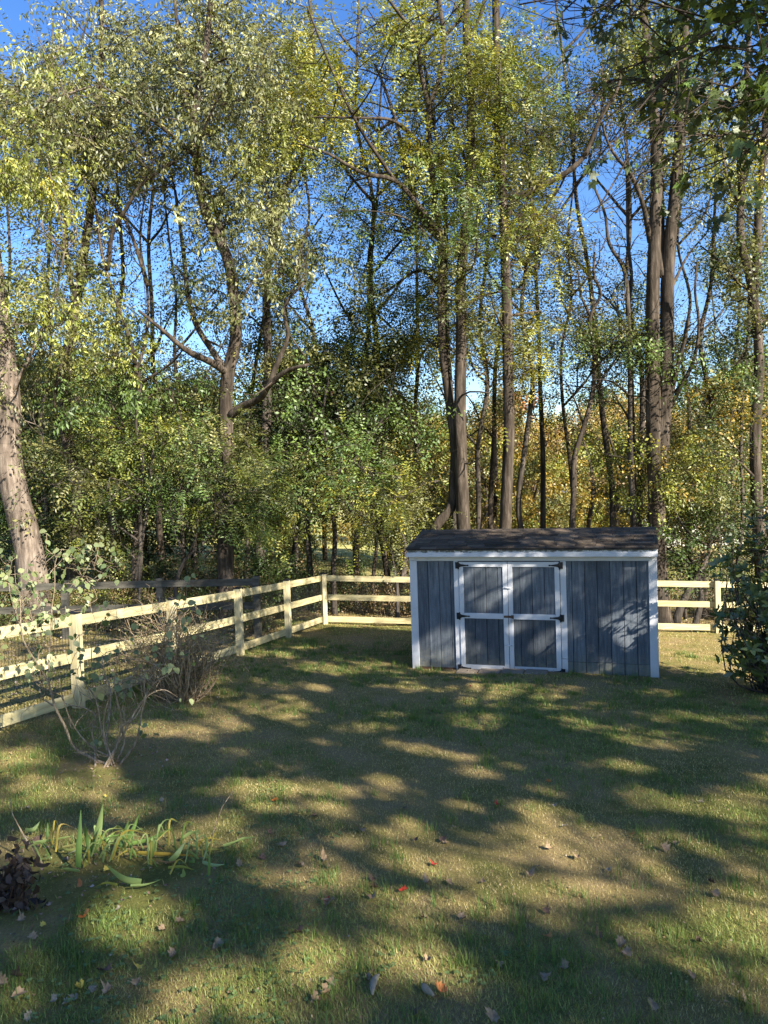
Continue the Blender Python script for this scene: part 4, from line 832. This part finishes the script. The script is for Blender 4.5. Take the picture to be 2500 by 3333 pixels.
HRT = np.array([(-.06, .18, .02), (.12, .46, .06), (.4, .52, .1), (.72, .3, .05), (1, 0, -.1), (.72, -.3, .05), (.4, -.52, .1), (.12, -.46, .06), (-.06, -.18, .02)])
def single_leaves(pos, dr, nrm, L, Wd, outline):
    s = unit(np.cross(nrm, dr)); nn = np.cross(dr, s)
    return pos[:, None]+outline[None, :, 0, None]*(dr*L[:, None])[:, None]+outline[None, :, 1, None]*(s*Wd[:, None])[:, None]+outline[None, :, 2, None]*(nn*Wd[:, None])[:, None]
n = len(pos); dr = unit(g.normal(0, .6, (n, 3))+(0, -.1, -.75)); nr = unit(g.normal(0, .4, (n, 3))+(.4, -.9, .5)); L = g.uniform(.035, .078, n)
V1 = single_leaves(pos, dr, nr, L, L*.78, HRT); cc = np.array([(.17, .21, .08), (.25, .28, .12), (.09, .13, .045)])[g.choice(3, n)]*g.uniform(.8, 1.15, (n, 1))  # leaf greens darkened, shade put into the colour
link('foliage', poly_mesh('foliage', V1, 9, cc), M_leaf, sroot)
# twiggy shrub
g = np.random.default_rng(92); b0 = G(592, 2275); mb = MB(); tips = []; YT = b0[1]
for i in range(170):
    a = g.uniform(-1, 1); tx = 592+a*190+g.normal(0, 15)-25; ty = 2040+abs(a)**1.5*95+g.normal(0, 45); e = P(tx, ty, YT+g.normal(0, .35)); s0 = b0+np.array([g.normal(0, .10), g.normal(0, .10), -.04])
    q = grow(mb, s0, e, g.uniform(.006, .012), .003, g, 9, .12, 4); tips.append(q[3:])
    for _ in range(4): s1 = q[g.integers(3, 9)]; tips.append(grow(mb, s1, s1+unit(g.normal(0, 1, 3)+(0, 0, .2))*g.uniform(.15, .42), .003, .0015, g, 5, .1, 3))
for i in range(26):
    s1 = P(g.uniform(420, 600), g.uniform(2010, 2100), YT-.2); tips.append(grow(mb, s1, s1+np.array([g.uniform(-.4, .1), 0, g.uniform(-.1, .35)]), .004, .002, g, 6, .1, 4))
troot = empty('twiggy_shrub', b0, 'round tangle of fine brown twigs with tiny leaves beside the left fence', 'shrub'); mb.build('stems', M_twigtan, troot)
tp = np.concatenate(tips); n = 2600; pos = tp[g.integers(0, len(tp), n)]+g.normal(0, .02, (n, 3)); P_ = np.concatenate([colours(p, n//3+1, g) for p in ('brown', 'lime', 'grey')])[:n]; g.shuffle(P_)
dd = unit(g.normal(0, 1, (n, 3))); V1 = single_leaves(pos, dd, unit(g.normal(0, 1, (n, 3))+(.3, -.5, .6)), g.uniform(.02, .045, n), g.uniform(.012, .024, n), LQ)
link('foliage', poly_mesh('foliage', V1, 4, P_), M_leaf, troot)
# rhododendron at the right edge
g = np.random.default_rng(93); YR = 10.6; rb = P(2560, 2200, YR); rb[2] = float(GZ(rb[0], rb[1])); mb = MB(); tips = []
for i in range(150):
    tx = 2550-abs(g.normal(0, 1))*150+30; ty = g.uniform(1690, 2190)
    lim = 2330+95*((ty-1950)/260)**2+(40 if 1900 < ty < 1990 else 0); tx = max(tx, lim+g.uniform(0, 50)); e = P(tx, ty, YR+g.uniform(-.7, 1.1))
    q = grow(mb, rb+np.array([g.normal(0, .15), g.normal(0, .15), -.03+0*abs(g.normal(0, .1))]), e, .014, .004, g, 9, .12, 5); tips.append(q[-1:])
    for _ in range(3): s1 = q[g.integers(5, 9)]; tips.append(grow(mb, s1, s1+unit(g.normal(0, 1, 3))*g.uniform(.12, .32), .004, .003, g, 4, .1, 4)[-1:])
tp = np.concatenate(tips); dr = unit(tp-(rb+(0, 0, .9)))+g.normal(0, .35, tp.shape); P_ = colours('dark', len(tp), g)*np.array([1.55, 1.5, 1.1]); P_[g.random(len(tp)) < .06] = (.22, .22, .05)
V1, C1 = sprays(tp, dr, 'rhodo', P_, 1.05, LH, g); rr = empty('rhododendron', rb, 'glossy dark green evergreen bush leaning into the frame at the right edge', 'bush')
mb.build('stems', M_barkdark, rr); link('foliage', poly_mesh('foliage', V1, 8, C1), M_leafgloss, rr)
# iris clump
def cropa(pts): return [(a/1.843, 2500+b/1.843) for a, b in pts]
def strap(mbx, pts, w, col, hgt=0, col2=None):
    """leaf blade through pixel points; the depth is that of its base on the ground"""
    c = cropa(pts); b = G(*c[0]); Y0 = b[1]; q = [b]+[P(px, py, Y0+random.uniform(-.05, .05)*i) for i, (px, py) in enumerate(c[1:], 1)]
    for p in q: p[2] = max(p[2], float(GZ(p[0], p[1]))+.055)
    q, u = smooth_path(q, 12); t = unit(np.gradient(q, axis=0)); s = unit(np.cross(t, np.array([.25, 1., .3]))); nn = np.cross(s, t)
    ww = 1.35*w*np.clip(1.15-u**2.2*1.1, .06, 1)*.5; L_ = q-s*ww[:, None]; R_ = q+s*ww[:, None]; Mi = q-nn*ww[:, None]*.45
    v = np.stack([L_, Mi, R_], 1).reshape(-1, 3); col = np.array(col); col2 = np.array(col if col2 is None else col2)
    cc = np.repeat(col[None]*(1-u[:, None]**2)+col2[None]*u[:, None]**2, 3, 0)
    f = [(3*i+j, 3*i+j+1, 3*i+j+4, 3*i+j+3) for i in range(11) for j in (0, 1)]; mbx.add(v, f, cc, True); return q[0]
GN = (.15, .25, .06); GP = (.26, .34, .12); YL = (.42, .33, .06); OR = (.42, .18, .04); BR = (.25, .17, .09)
IR = [([(470, 640), (475, 450), (485, 250)], .034, GN), ([(540, 580), (525, 450), (510, 330)], .026, GN), ([(565, 545), (590, 380), (618, 215)], .038, GP), ([(545, 560), (580, 430), (600, 350)], .026, GN), ([(590, 510), (620, 400), (690, 355), (760, 410), (780, 570)], .022, GP, YL),
      ([(700, 530), (740, 420), (770, 318)], .036, GN), ([(715, 510), (780, 400), (835, 275)], .026, GN), ([(690, 540), (735, 450), (765, 380)], .030, (.08, .15, .04)), ([(770, 500), (890, 430), (1040, 355)], .024, GN), ([(205, 495), (260, 440), (350, 425), (440, 470)], .022, GP), ([(290, 500), (285, 420), (287, 325)], .024, GN), ([(160, 415), (205, 365), (240, 320)], .026, GP),
      ([(910, 575), (915, 500), (922, 415)], .020, GN), ([(1025, 605), (1060, 520), (1112, 440)], .028, GP), ([(1100, 460), (1140, 390), (1205, 378)], .018, GP), ([(1190, 590), (1165, 520), (1115, 480)], .018, GP), ([(1340, 510), (1390, 450), (1450, 425), (1535, 412)], .020, GP), ([(850, 735), (760, 670), (635, 580)], .045, GP), ([(520, 525), (430, 522), (340, 515)], .022, (.30, .33, .10)),
      ([(480, 665), (400, 630), (305, 590)], .020, GP), ([(520, 620), (530, 720), (510, 835)], .028, (.26, .30, .08), YL), ([(710, 750), (630, 790), (560, 855)], .016, (.30, .30, .06)), ([(785, 755), (880, 785), (980, 830)], .015, GP), ([(780, 550), (900, 600), (1060, 610), (1220, 612)], .024, YL, OR), ([(1220, 612), (1290, 625), (1350, 632)], .026, (.30, .40, .22)), ([(1255, 690), (1255, 580), (1258, 480)], .014, GN),
      ([(1010, 645), (1090, 645), (1170, 650)], .018, (.30, .33, .07)), ([(1085, 695), (1090, 650), (1100, 600)], .02, GP), ([(410, 560), (450, 535), (520, 530)], .014, (.4, .42, .3)), ([(800, 420), (850, 430), (890, 500)], .014, GP, OR), ([(860, 520), (930, 545), (1010, 560)], .014, BR), ([(800, 520), (900, 470), (1010, 485)], .014, BR), ([(700, 500), (640, 440), (700, 380), (760, 370)], .018, GN),
      ([(600, 560), (560, 470), (540, 400)], .02, GP), ([(640, 545), (660, 450), (720, 390)], .022, GP), ([(1270, 730), (1262, 700), (1260, 660)], .014, GN), ([(370, 520), (400, 470), (490, 440)], .014, (.35, .33, .12)), ([(1140, 610), (1160, 560), (1120, 500)], .018, GN), ([(740, 540), (700, 470), (640, 500)], .012, BR), ([(940, 600), (1010, 590), (1100, 540)], .012, BR)]
ik = MB(); 
for a in IR: strap(ik, a[0], a[1], a[2], col2=a[3] if len(a) > 3 else None)
gi = random.Random(12)
for _ in range(60):
    bx = gi.choice((540, 600, 720, 760, 1090, 1230, 300, 900)); bx += gi.gauss(0, 40); by = gi.gauss(570, 45); dx = gi.gauss(0, 130); up = gi.uniform(40, 230)
    strap(ik, [(bx, by), (bx+dx*.35, by-up), (bx+dx, by-up*gi.uniform(.3, .95))], gi.uniform(.007, .013), gi.choice((GN, GP, GP, (.30, .36, .13), YL)), col2=gi.choice((None, None, YL, BR)))
io = G(330, 2820); iroot = empty('iris_clump', io, 'clump of long strap shaped leaves, some bent and yellowing, in the lower left lawn', 'plant'); ik.build('leaves', M_leaf, iroot)
k = MB()
for pts, r in (([(1240, 515), (1300, 320), (1335, 230), (1400, 135)], .006),):
    c = cropa(pts); b = G(*c[0]); k.tube([b]+[P(px, py, b[1]) for px, py in c[1:]], [r, r*.8, r*.5, r*.3], 6)
k.build('dry_stalk', M_twig, iroot)
k = MB(); c = cropa([(265, 590), (140, 400), (72, 270), (60, 180)]); b = G(*c[0]); k.tube([b]+[P(px, py, b[1]) for px, py in c[1:]], [.008, .006, .004, .002], 6); c = [c[1], *cropa([(210, 440), (235, 375)])]; k.tube([P(px, py, b[1]) for px, py in c], [.003, .002, .001], 4)
o = k.build('dry_stick', M_twig); tag(o, 'thin bare stick standing out of the ground left of the strap leaves', 'stick')
# wilted plant, left edge
g = np.random.default_rng(94); k = MB(); b0 = G(20, 2960); tips = []
for i in range(22):
    e = P(g.uniform(-90, 120), g.uniform(2730, 2930), b0[1]+g.normal(0, .12)); q = grow(k, b0+(g.normal(0, .04), g.normal(0, .04), -.02), e, .004, .002, g, 7, .25, 4); tips.append(q[2:])
wr = empty('wilted_plant', b0, 'dark brown shrivelled plant at the lower left edge', 'plant'); k.build('stems', M_rust, wr)
tp = np.concatenate(tips); n = 260; pos = tp[g.integers(0, len(tp), n)]+g.normal(0, .02, (n, 3)); d0 = unit(g.normal(0, .5, (n, 3))+(0, 0, -.8))
CUR = np.array([(0, 0, 0), (.2, .35, .3), (.5, .3, .5), (.8, .35, .2), (1, 0, -.4), (.8, -.2, .3), (.5, -.4, .35), (.2, -.3, .4)])
link('foliage', poly_mesh('foliage', single_leaves(pos, d0, unit(g.normal(0, 1, (n, 3))), g.uniform(.05, .10, n), g.uniform(.03, .06, n), CUR), 8, np.array([(.045, .03, .022), (.08, .05, .035), (.03, .022, .018)])[g.choice(3, n)]), M_dead, wr)
#MAPLE
# ------------------------------------------------------------ maple whose boughs hang in at the upper right and shade the lawn
LIT = [(330, 2790, 220, 40, .7), (1150, 2040, 220, 14, .95), (2320, 2150, 230, 60, .7), (600, 2365, 190, 26, .9), (40, 2480, 90, 50, .8), (1640, 2245, 300, 16, .6), (1130, 2180, 180, 14, .6), (1180, 2365, 90, 18, .8), (1540, 2345, 80, 30, .8), (950, 2230, 120, 14, .6), (800, 2300, 200, 16, .6),
 (1480, 2805, 230, 46, 1), (1880, 2900, 310, 42, 1), (990, 2860, 190, 36, 1), (1430, 2950, 200, 50, 1), (2120, 2400, 170, 40, .6), (2350, 2620, 140, 25, .8), (1800, 2700, 160, 24, .7), (760, 3180, 130, 60, .8), (2450, 3240, 110, 50, .9), (250, 2570, 60, 20, .8), (420, 2640, 80, 28, .85),
 (1540, 2510, 60, 18, .9), (1060, 2570, 70, 18, .7), (2000, 2500, 120, 18, .7), (2300, 2330, 200, 22, .7), (1000, 3300, 200, 40, .5), (1350, 3180, 90, 25, .3)]
LG = []
for a, b, c, d, s in LIT:
    p = G(a, b); x = G(a+c, b); y = G(a, b+d); y2 = G(a, b-d); LG.append((p[0], p[1], abs(x[0]-p[0])+.05, max(.12, abs(y[1]-y2[1])/2), s))
for A_, B_ in zip(LP[:6], LP[1:7]):
    for u_ in (0, .33, .66): q_ = np.array(A_)*(1-u_)+np.array(B_)*u_; LG.append((q_[0]-.95, q_[1]+1.0, .75, .75, .85))
for q_ in LP[9:]: LG.append((q_[0]-.95, q_[1]+1.0, 1.0, .9, .8))
LG += [(.3+EX[0]*3.3, 13.1+EX[1]*3.3, .25, .9, .5), (.2, 14.2, .35, .9, .5)]
def shadekeep(pos, g):  # shapes the crowns: drops leaves that would shadow the chosen sun patches
    t = (pos[:, 2]-(.73-.04*pos[:, 0]-.054*pos[:, 1]))/(SD[2]+.04*SD[0]+.054*SD[1]); q = pos-SD*t[:, None]; keep = np.ones(len(pos))
    for x, y, rx, ry, s in LG: keep *= 1-min(1, s*1.1)*np.clip(1.8-1.2*(((q[:, 0]-x)/rx)**2+((q[:, 1]-y)/ry)**2), 0, 1)
    sc2 = .95; nz = fbm(q[:, 0]*sc2*.7+11, q[:, 1]*sc2+4)*.5+.5*fbm(q[:, 0]*1.9+3, q[:, 1]*2.6+8)
    w_ = np.clip((q[:, 1]-6)/4, 0, 1); nz = nz*(1-w_)+w_*(.45*fbm(q[:, 0]*1.5+21, q[:, 1]*1.7+14)+.55*fbm(q[:, 0]*3.0+5, q[:, 1]*3.4+2))
    keep *= np.clip((nz-.408)/.02, .0, 1)
    return g.random(len(pos)) < keep
def big_maple(name, label, base, limbs, blobs, seed, ls=1.0, nsp=60, br=.9, trunk_r=.3, extra=None, infr=0):
    g = np.random.default_rng(seed); mb = MB(); base = np.array([*base, float(GZ(*base))]); AP = []; AR = []
    for pts, r0, r1 in limbs:
        r0 *= .6; r1 *= .6; q, u = smooth_path([base+np.array(p) for p in pts]); mb.tube(q, r0+(r1-r0)*u, 12, rough=.03); AP.append(q); AR.append(r0+(r1-r0)*u)
    AP = np.concatenate(AP); AR = np.concatenate(AR); Vs, Cs = [], []
    for c, R0, k_ in blobs:
        c = np.array(c, float)
        if c[1] < 5.5 and shadekeep(c+g.normal(0, R0*.6, (60, 3)), g).mean() < .33: continue
        i = int(np.argmin(np.linalg.norm(AP-c, axis=1)+1.0*np.maximum(0, AP[:, 2]-c[2]))); L = np.linalg.norm(AP[i]-c)
        q = grow(mb, AP[i], c, min(AR[i]*.6, .01+.008*L), .008, g, max(5, int(L/.4)))
        tp = [q[len(q)//2:]]
        for _ in range(7): s0 = q[g.integers(len(q)//2, len(q))]; tp.append(grow(mb, s0, c+unit(g.normal(0, 1, 3))*R0*g.uniform(.5, 1.1), .006, .003, g, 5, .03, 4)[1:])
        tp = np.concatenate(tp); pos = tp[g.integers(0, len(tp), k_)]+g.normal(0, .16, (k_, 3))*R0; dr = unit(pos-c)+g.normal(0, .5, (k_, 3)); dr[:, 2] -= .3
        px, py = proj(pos); fr = (pos[:, 1] > .5) & (px > 0) & (px < 2500) & (py > -50) & (py < 3333)
        # keep the view open except where the boughs hang in: upper right
        ok = (~fr) | ((px > 1600+.30*np.abs(py-120)) & (py < 430+.55*(px-1650)) & (py < 800)); pos, dr = pos[ok], dr[ok]
        kp = shadekeep(pos, g) | (c[1] > 5.5); pos, dr = pos[kp], dr[kp]
        if not len(pos): continue
        v, cc = sprays(pos, dr, 'maple', colours('dark' if g.random() < .8 else 'green', len(pos), g)*1.15, ls*(.66 if c[1] > 5.5 else 1), g=g)  # dark leaf colour carries the shade of the crown above
        if c[1] <= 5.5: kf = shadekeep(v.mean(1), g); v, cc = v[kf], cc[kf]
        Vs.append(v); Cs.append(cc)
    root = empty(name, base, label, 'tree'); mb.build('trunk', M_bark, root); link('crown', poly_mesh('crown', np.concatenate(Vs), 4, np.concatenate(Cs)), M_leaf, root)
gm = np.random.default_rng(95); bl = []
# hanging boughs in view (pixels, distance)
for a, b, Yq, R0, k_ in ((2350, 60, 7.5, .9, 80), (2480, 180, 7, .9, 80), (2200, 110, 8, .6, 40), (2420, 330, 7, .7, 60), (2250, 260, 7.5, .5, 30), (2050, 60, 7.5, .5, 26), (1930, 90, 7.5, .35, 14), (2010, 230, 7.2, .4, 18), (2300, 440, 7, .5, 30), (2100, 330, 7.2, .35, 14), (2240, 560, 7, .35, 14), (1960, 520, 6.8, .22, 9), (2070, 600, 6.8, .25, 10), (1940, 690, 6.8, .12, 4), (1690, 15, 7.5, .3, 10), (1830, 40, 7.5, .3, 10), (2480, 480, 6.8, .5, 30), (2500, 20, 7, .9, 90), (2130, 450, 7, .25, 8), (2400, 560, 7, .4, 16), (1880, 310, 7, .15, 5)):
    p = P(a, b, Yq); bl.append((p, R0, int(k_*1.0)))
bm = (10.5, 6.5)
for _ in range(210):   # the rest of the crown, right of and above the frame
    v = unit(gm.normal(0, 1, 3))*gm.random()**.4; c = np.array([8.8, 2.8, 9.3])+v*np.array([5.4, 5.4, 4.4]); bl.append((c, .95, 70))
big_maple('maple_tree', 'maple, its leaf colour darkened for crown shade, whose boughs hang into the upper right corner', bm, [([(0, 0, -.1), (-.2, -.4, 2.5), (-.8, -1.8, 6), (-1.4, -3, 10), (-1.7, -3.5, 12.5)], .40, .07), ([(-.3, -.5, 3.2), (-2, 0, 5.2), (-4, .8, 7), (-6, 1.2, 7.8)], .15, .03), ([(-.6, -1.4, 5), (-2.6, -3.6, 7.5), (-4.5, -5.5, 10)], .14, .03), ([(-.7, -1.6, 5.5), (.8, -1, 8), (2, -1, 10.5)], .14, .03), ([(-.5, -1.2, 4.5), (.6, -4.4, 7), (1, -7, 9)], .12, .03), ([(-1, -2, 7), (-3.4, -2.2, 9.5), (-5.4, -2.4, 11)], .11, .03)], bl, 96)
bl = []
for _ in range(200):
    v = unit(gm.normal(0, 1, 3))*gm.random()**.4; c = np.array([12.5, -7.5, 11.5])+v*np.array([7.5, 6.0, 5.2]); bl.append((c, 1.2, 100))
for _ in range(110):  # extra unseen foliage, added to shade the lawn at mid right
    v = unit(gm.normal(0, 1, 3))*gm.random()**.4; bl.append((np.array([15, -2.0, 9.2])+v*np.array([4.6, 4.2, 3.6]), 1.1, 90))
big_maple('maple_tree', 'large maple outside the frame behind the camera that shades the near lawn', (17, -5), [([(0, 0, -.1), (-.5, 0, 3), (-2.5, -1, 8), (-4.5, -2.5, 14)], .45, .06), ([(-1, -.2, 4), (-5, 0, 7.5), (-9, 0, 10)], .13, .03), ([(-1.2, -.4, 5), (-1, 1, 8), (0, 1.5, 11)], .14, .04), ([(-1.2, -.4, 5), (-3, -4, 8), (-3, -7, 11)], .14, .04), ([(-2, -.8, 7), (-6, -3, 11), (-9, -4, 13.5)], .10, .03)], bl, 97, ls=1.15)
#LITTER
# ------------------------------------------------------------ fallen leaves
def fallen(seed):
    g = np.random.default_rng(seed); k = MB(); ang = np.linspace(0, 2*math.pi, 21)[:-1]
    r = np.array([.45, .75, .6, .9, .65, .95, .7, 1.1, .7, 1.0, .6, .85, .6, .7, .4, .4, .3, .25, .3, .4])*.05*g.uniform(.85, 1.1, 20); a = ang+math.pi*.55
    curl = g.uniform(14, 30); tw = g.uniform(-8, 8); v = [(0, 0, .004)]+[(rr*math.cos(t), rr*math.sin(t), .006+curl*(rr*math.cos(t+seed))**2+tw*rr*rr*math.sin(2*t)*.4+abs(g.normal(0, .004))) for rr, t in zip(r, a)]
    inner = [(x*.5, y*.5, z*.4+.003) for x, y, z in v[1:]]; v = v[:1]+inner+v[1:]
    f = [(0, 1+i, 1+(i+1) % 20) for i in range(20)]+[(1+i, 21+i, 21+(i+1) % 20, 1+(i+1) % 20) for i in range(20)]; k.add(v, f, (1, 1, 1), True); return k.mesh('fallen_leaf')
def leafcol(name, c, c2):
    m, nt, nd, lk = mat(name); n = noise(nt, 30, 4, .6); principled(nt, ramp(nt, [(.35, c), (.65, c2)], n), .7, n, .4, .004, .2); return m
LM = {'pale pinkish tan': leafcol('tan_dry_leaf', (.19, .125, .07), (.32, .23, .14)), 'red': leafcol('red_leaf', (.45, .035, .03), (.30, .05, .03)), 'orange': leafcol('orange_leaf', (.50, .14, .05), (.42, .22, .06)), 'yellow': leafcol('yellow_leaf', (.55, .38, .06), (.45, .36, .08)), 'dark brown': leafcol('brown_leaf', (.06, .04, .03), (.13, .08, .055)), 'pale grey': leafcol('grey_leaf', (.17, .15, .11), (.27, .24, .18))}
FM = {}
def drop(px, py, kd, s=1.0, lab=None):
    p = G(px, py); i = random.randrange(4); key = (kd, i)
    if key not in FM: me = fallen(i+3); me.materials.append(LM[kd]); FM[key] = me
    o = bpy.data.objects.new('fallen_leaf', FM[key]); COL.objects.link(o); o.location = (p[0], p[1], p[2]+.014); s *= .86; o.scale = (s*random.uniform(.75, 1.1), s*random.uniform(.75, 1.1), s)
    o.rotation_euler = (random.uniform(-.5, .5), random.uniform(-.5, .5), random.uniform(0, 6.28))
    tag(o, lab or f'curled {kd} leaf lying on the open lawn', 'leaf', f'{kd} leaves scattered on the lawn')
def cb(a, b): return (800+a/1.952, 2500+b/1.952)
def cc_(a, b): return (1650+a/1.952, 2500+b/1.952)
for a in ((1280, 490), (235, 495), (535, 645), (530, 860), (1140, 970), (1370, 975), (1170, 1230), (1590, 1255), (555, 1380), (525, 1445), (1160, 745), (1300, 740), (1515, 735), (345, 630), (500, 590), (730, 405), (1590, 1600), (455, 1500), (805, 830), (785, 1350)): drop(*cb(*a), 'pale pinkish tan', random.uniform(.9, 1.3))
for a in ((360, 1280), (235, 1350), (760, 1200), (725, 1150), (1170, 1330), (925, 1520), (1090, 490), (990, 530), (450, 580), (265, 525), (205, 640), (1310, 810), (140, 695), (1545, 1530)): drop(*cc_(*a), 'pale pinkish tan', random.uniform(.9, 1.3))
for a in ((185, 220), (1240, 1430)): drop(*cb(*a), 'orange', 1)
for a in ((265, 100), (800, 432), (265, 1085)): drop(*cc_(*a), 'orange', .9)
for a in ((1595, 238), (515, 850), (1000, 795), (1205, 630)): drop(*cb(*a), 'red', .95)
drop(1532, 2238, 'red', .7)
for a in ((1075, 470), (430, 315), (1010, 265), (800, 715), (820, 775), (1240, 470), (100, 590), (150, 430), (1060, 1570), (350, 1060)): drop(*cb(*a), 'dark brown', random.uniform(.8, 1.1))
for a in ((245, 930), (1210, 1120), (1300, 740), (590, 1080)): drop(*cc_(*a), 'dark brown', .9)
def ca(a, b): return (a/1.843, 2500+b/1.843)
for a in ((1440, 600), (1080, 940), (1300, 1070), (830, 1300), (130, 930), (190, 1035), (400, 950), (650, 1360), (1050, 1140), (10, 1310), (100, 1370), (980, 990)): drop(*ca(*a), 'pale pinkish tan', random.uniform(.8, 1.2))
for a in ((510, 910), (480, 725)): drop(*ca(*a), 'orange', 1)
for a in ((835, 1210), (480, 1340), (265, 962), (635, 182), (640, 625)): drop(*ca(*a), 'yellow', random.uniform(.7, 1.0))
for a in ((320, 1410), (400, 1430), (540, 1350), (180, 1510), (715, 862), (160, 248), (370, 40), (965, 210), (465, 1385)): drop(*ca(*a), 'pale grey', random.uniform(.6, .9))
for a in ((635, 1230), (110, 1270), (240, 440)): drop(*ca(*a), 'dark brown', 1.2)
for a in ((300, 250), (1235, 230), (640, 660), (365, 380)): drop(*cc_(*a), 'pale grey', .8)
def roll_leaf(px, py, ang, L, col, lab):
    p = G(px, py); k = MB(); u = np.linspace(0, 1, 9); rr = .018*np.sin(math.pi*np.clip(u, .06, .95))**.6; k.tube(np.stack([(u-.5)*L, .012*np.sin(u*3), .02+.01*np.sin(u*3)], -1), rr, 9); o = k.build('rolled_leaf', LM[col]); o.location = p+(0, 0, .01); o.rotation_euler.z = ang; tag(o, lab, 'leaf')
roll_leaf(*cb(828, 1410), 1.35, .15, 'pale grey', 'long rolled grey leaf near the bottom of the photo'); roll_leaf(*cb(1160, 1445), 2.1, .10, 'pale grey', 'short rolled pale leaf near the bottom, right of the long one')
# fine litter and clover
g = np.random.default_rng(98)
def litter_obj(name, label, n, xr, yr, size, cols, seed, fn=None):
    g = np.random.default_rng(seed); x = g.uniform(*xr, n); y = g.uniform(*yr, n)
    if fn is not None: k = fn(x, y); x, y = x[k], y[k]
    k = ~in_shed(x, y); x, y = x[k], y[k]; n = len(x)
    pos = np.stack([x, y, GZ(x, y)+g.uniform(.004, .035, n)], -1); d0 = g.normal(0, 1, (n, 3)); d0[:, 2] *= .25; d0 = unit(d0)
    V1 = single_leaves(pos, d0, unit(g.normal(0, .45, (n, 3))+(0, 0, 1)), g.uniform(.6, 1.3, n)*size, g.uniform(.4, .9, n)*size, np.array([(0, 0, 0), (.42, .5, .25), (1, 0, 0), (.42, -.5, .25)]))
    o = link(name, poly_mesh(name, V1, 4, np.array(cols)[g.choice(len(cols), n)]*g.uniform(.7, 1.2, (n, 1))), M_dead); tag(o, label, 'leaf litter', kind='stuff')
litter_obj('leaf_litter', 'small dry leaf fragments scattered over the lawn', 6500, (-6, 7.5), (3, 17.5), .02, [(.28, .19, .10), (.16, .10, .055), (.34, .26, .16), (.24, .16, .07)], 1)
litter_obj('leaf_litter', 'brown fallen leaves on the ground beneath the trees behind the fences', 16000, (-14, 14), (15.5, 30), .07, [(.24, .17, .11), (.14, .09, .05), (.36, .28, .19), (.30, .2, .08)], 2, lambda x, y: (y > 18.4-.1*(x+1.5)) | ((x < -2.6) & (y > 15)))
litter_obj('leaf_litter', 'brown litter in the worn beds under the shrubs and before the shed doors', 11000, (-4.2, 5.5), (3.4, 16), .03, [(.30, .2, .14), (.18, .11, .07), (.42, .30, .24), (.12, .08, .05)], 3, bare)
litter_obj('leaf_litter', 'leaves strewn between the left fence and the old fence', 2500, (-10, -3.0), (10, 15.5), .05, [(.30, .22, .16), (.40, .32, .25), (.15, .1, .07)], 5, lambda x, y: x < -3.9+(y-9.5)*.27)
g = np.random.default_rng(99); n = 4500; x = g.uniform(-4.5, 2, n); y = 3.2+g.random(n)**1.3*6; k = fbm(x*1.3+30, y*1.3) > .50+.12*np.clip((x+2)/3, 0, 1); x, y = x[k], y[k]; n = len(x)
pos = np.stack([x, y, GZ(x, y)+g.uniform(.012, .04, n)], -1); Vc = []; 
for j in range(3):
    a = g.random()*1+j*2.1+np.zeros(n); d0 = unit(np.stack([np.cos(a+x*9), np.sin(a+x*9), 0*a+.1], -1)); Vc.append(single_leaves(pos, d0, unit(g.normal(0, .2, (n, 3))+(0, 0, 1)), np.full(n, .017), np.full(n, .016), np.array([(0, 0, 0), (.4, .5, .1), (1, .2, 0), (.9, 0, 0), (1, -.2, 0), (.4, -.5, .1)])))
o = link('clover', poly_mesh('clover', np.concatenate(Vc), 6, np.tile(np.array([(.13, .19, .06)]), (3*n, 1))*g.uniform(.7, 1.3, (3*n, 1))), M_leaf); tag(o, 'low clover and weeds mixed into the near lawn', 'ground cover', kind='stuff')
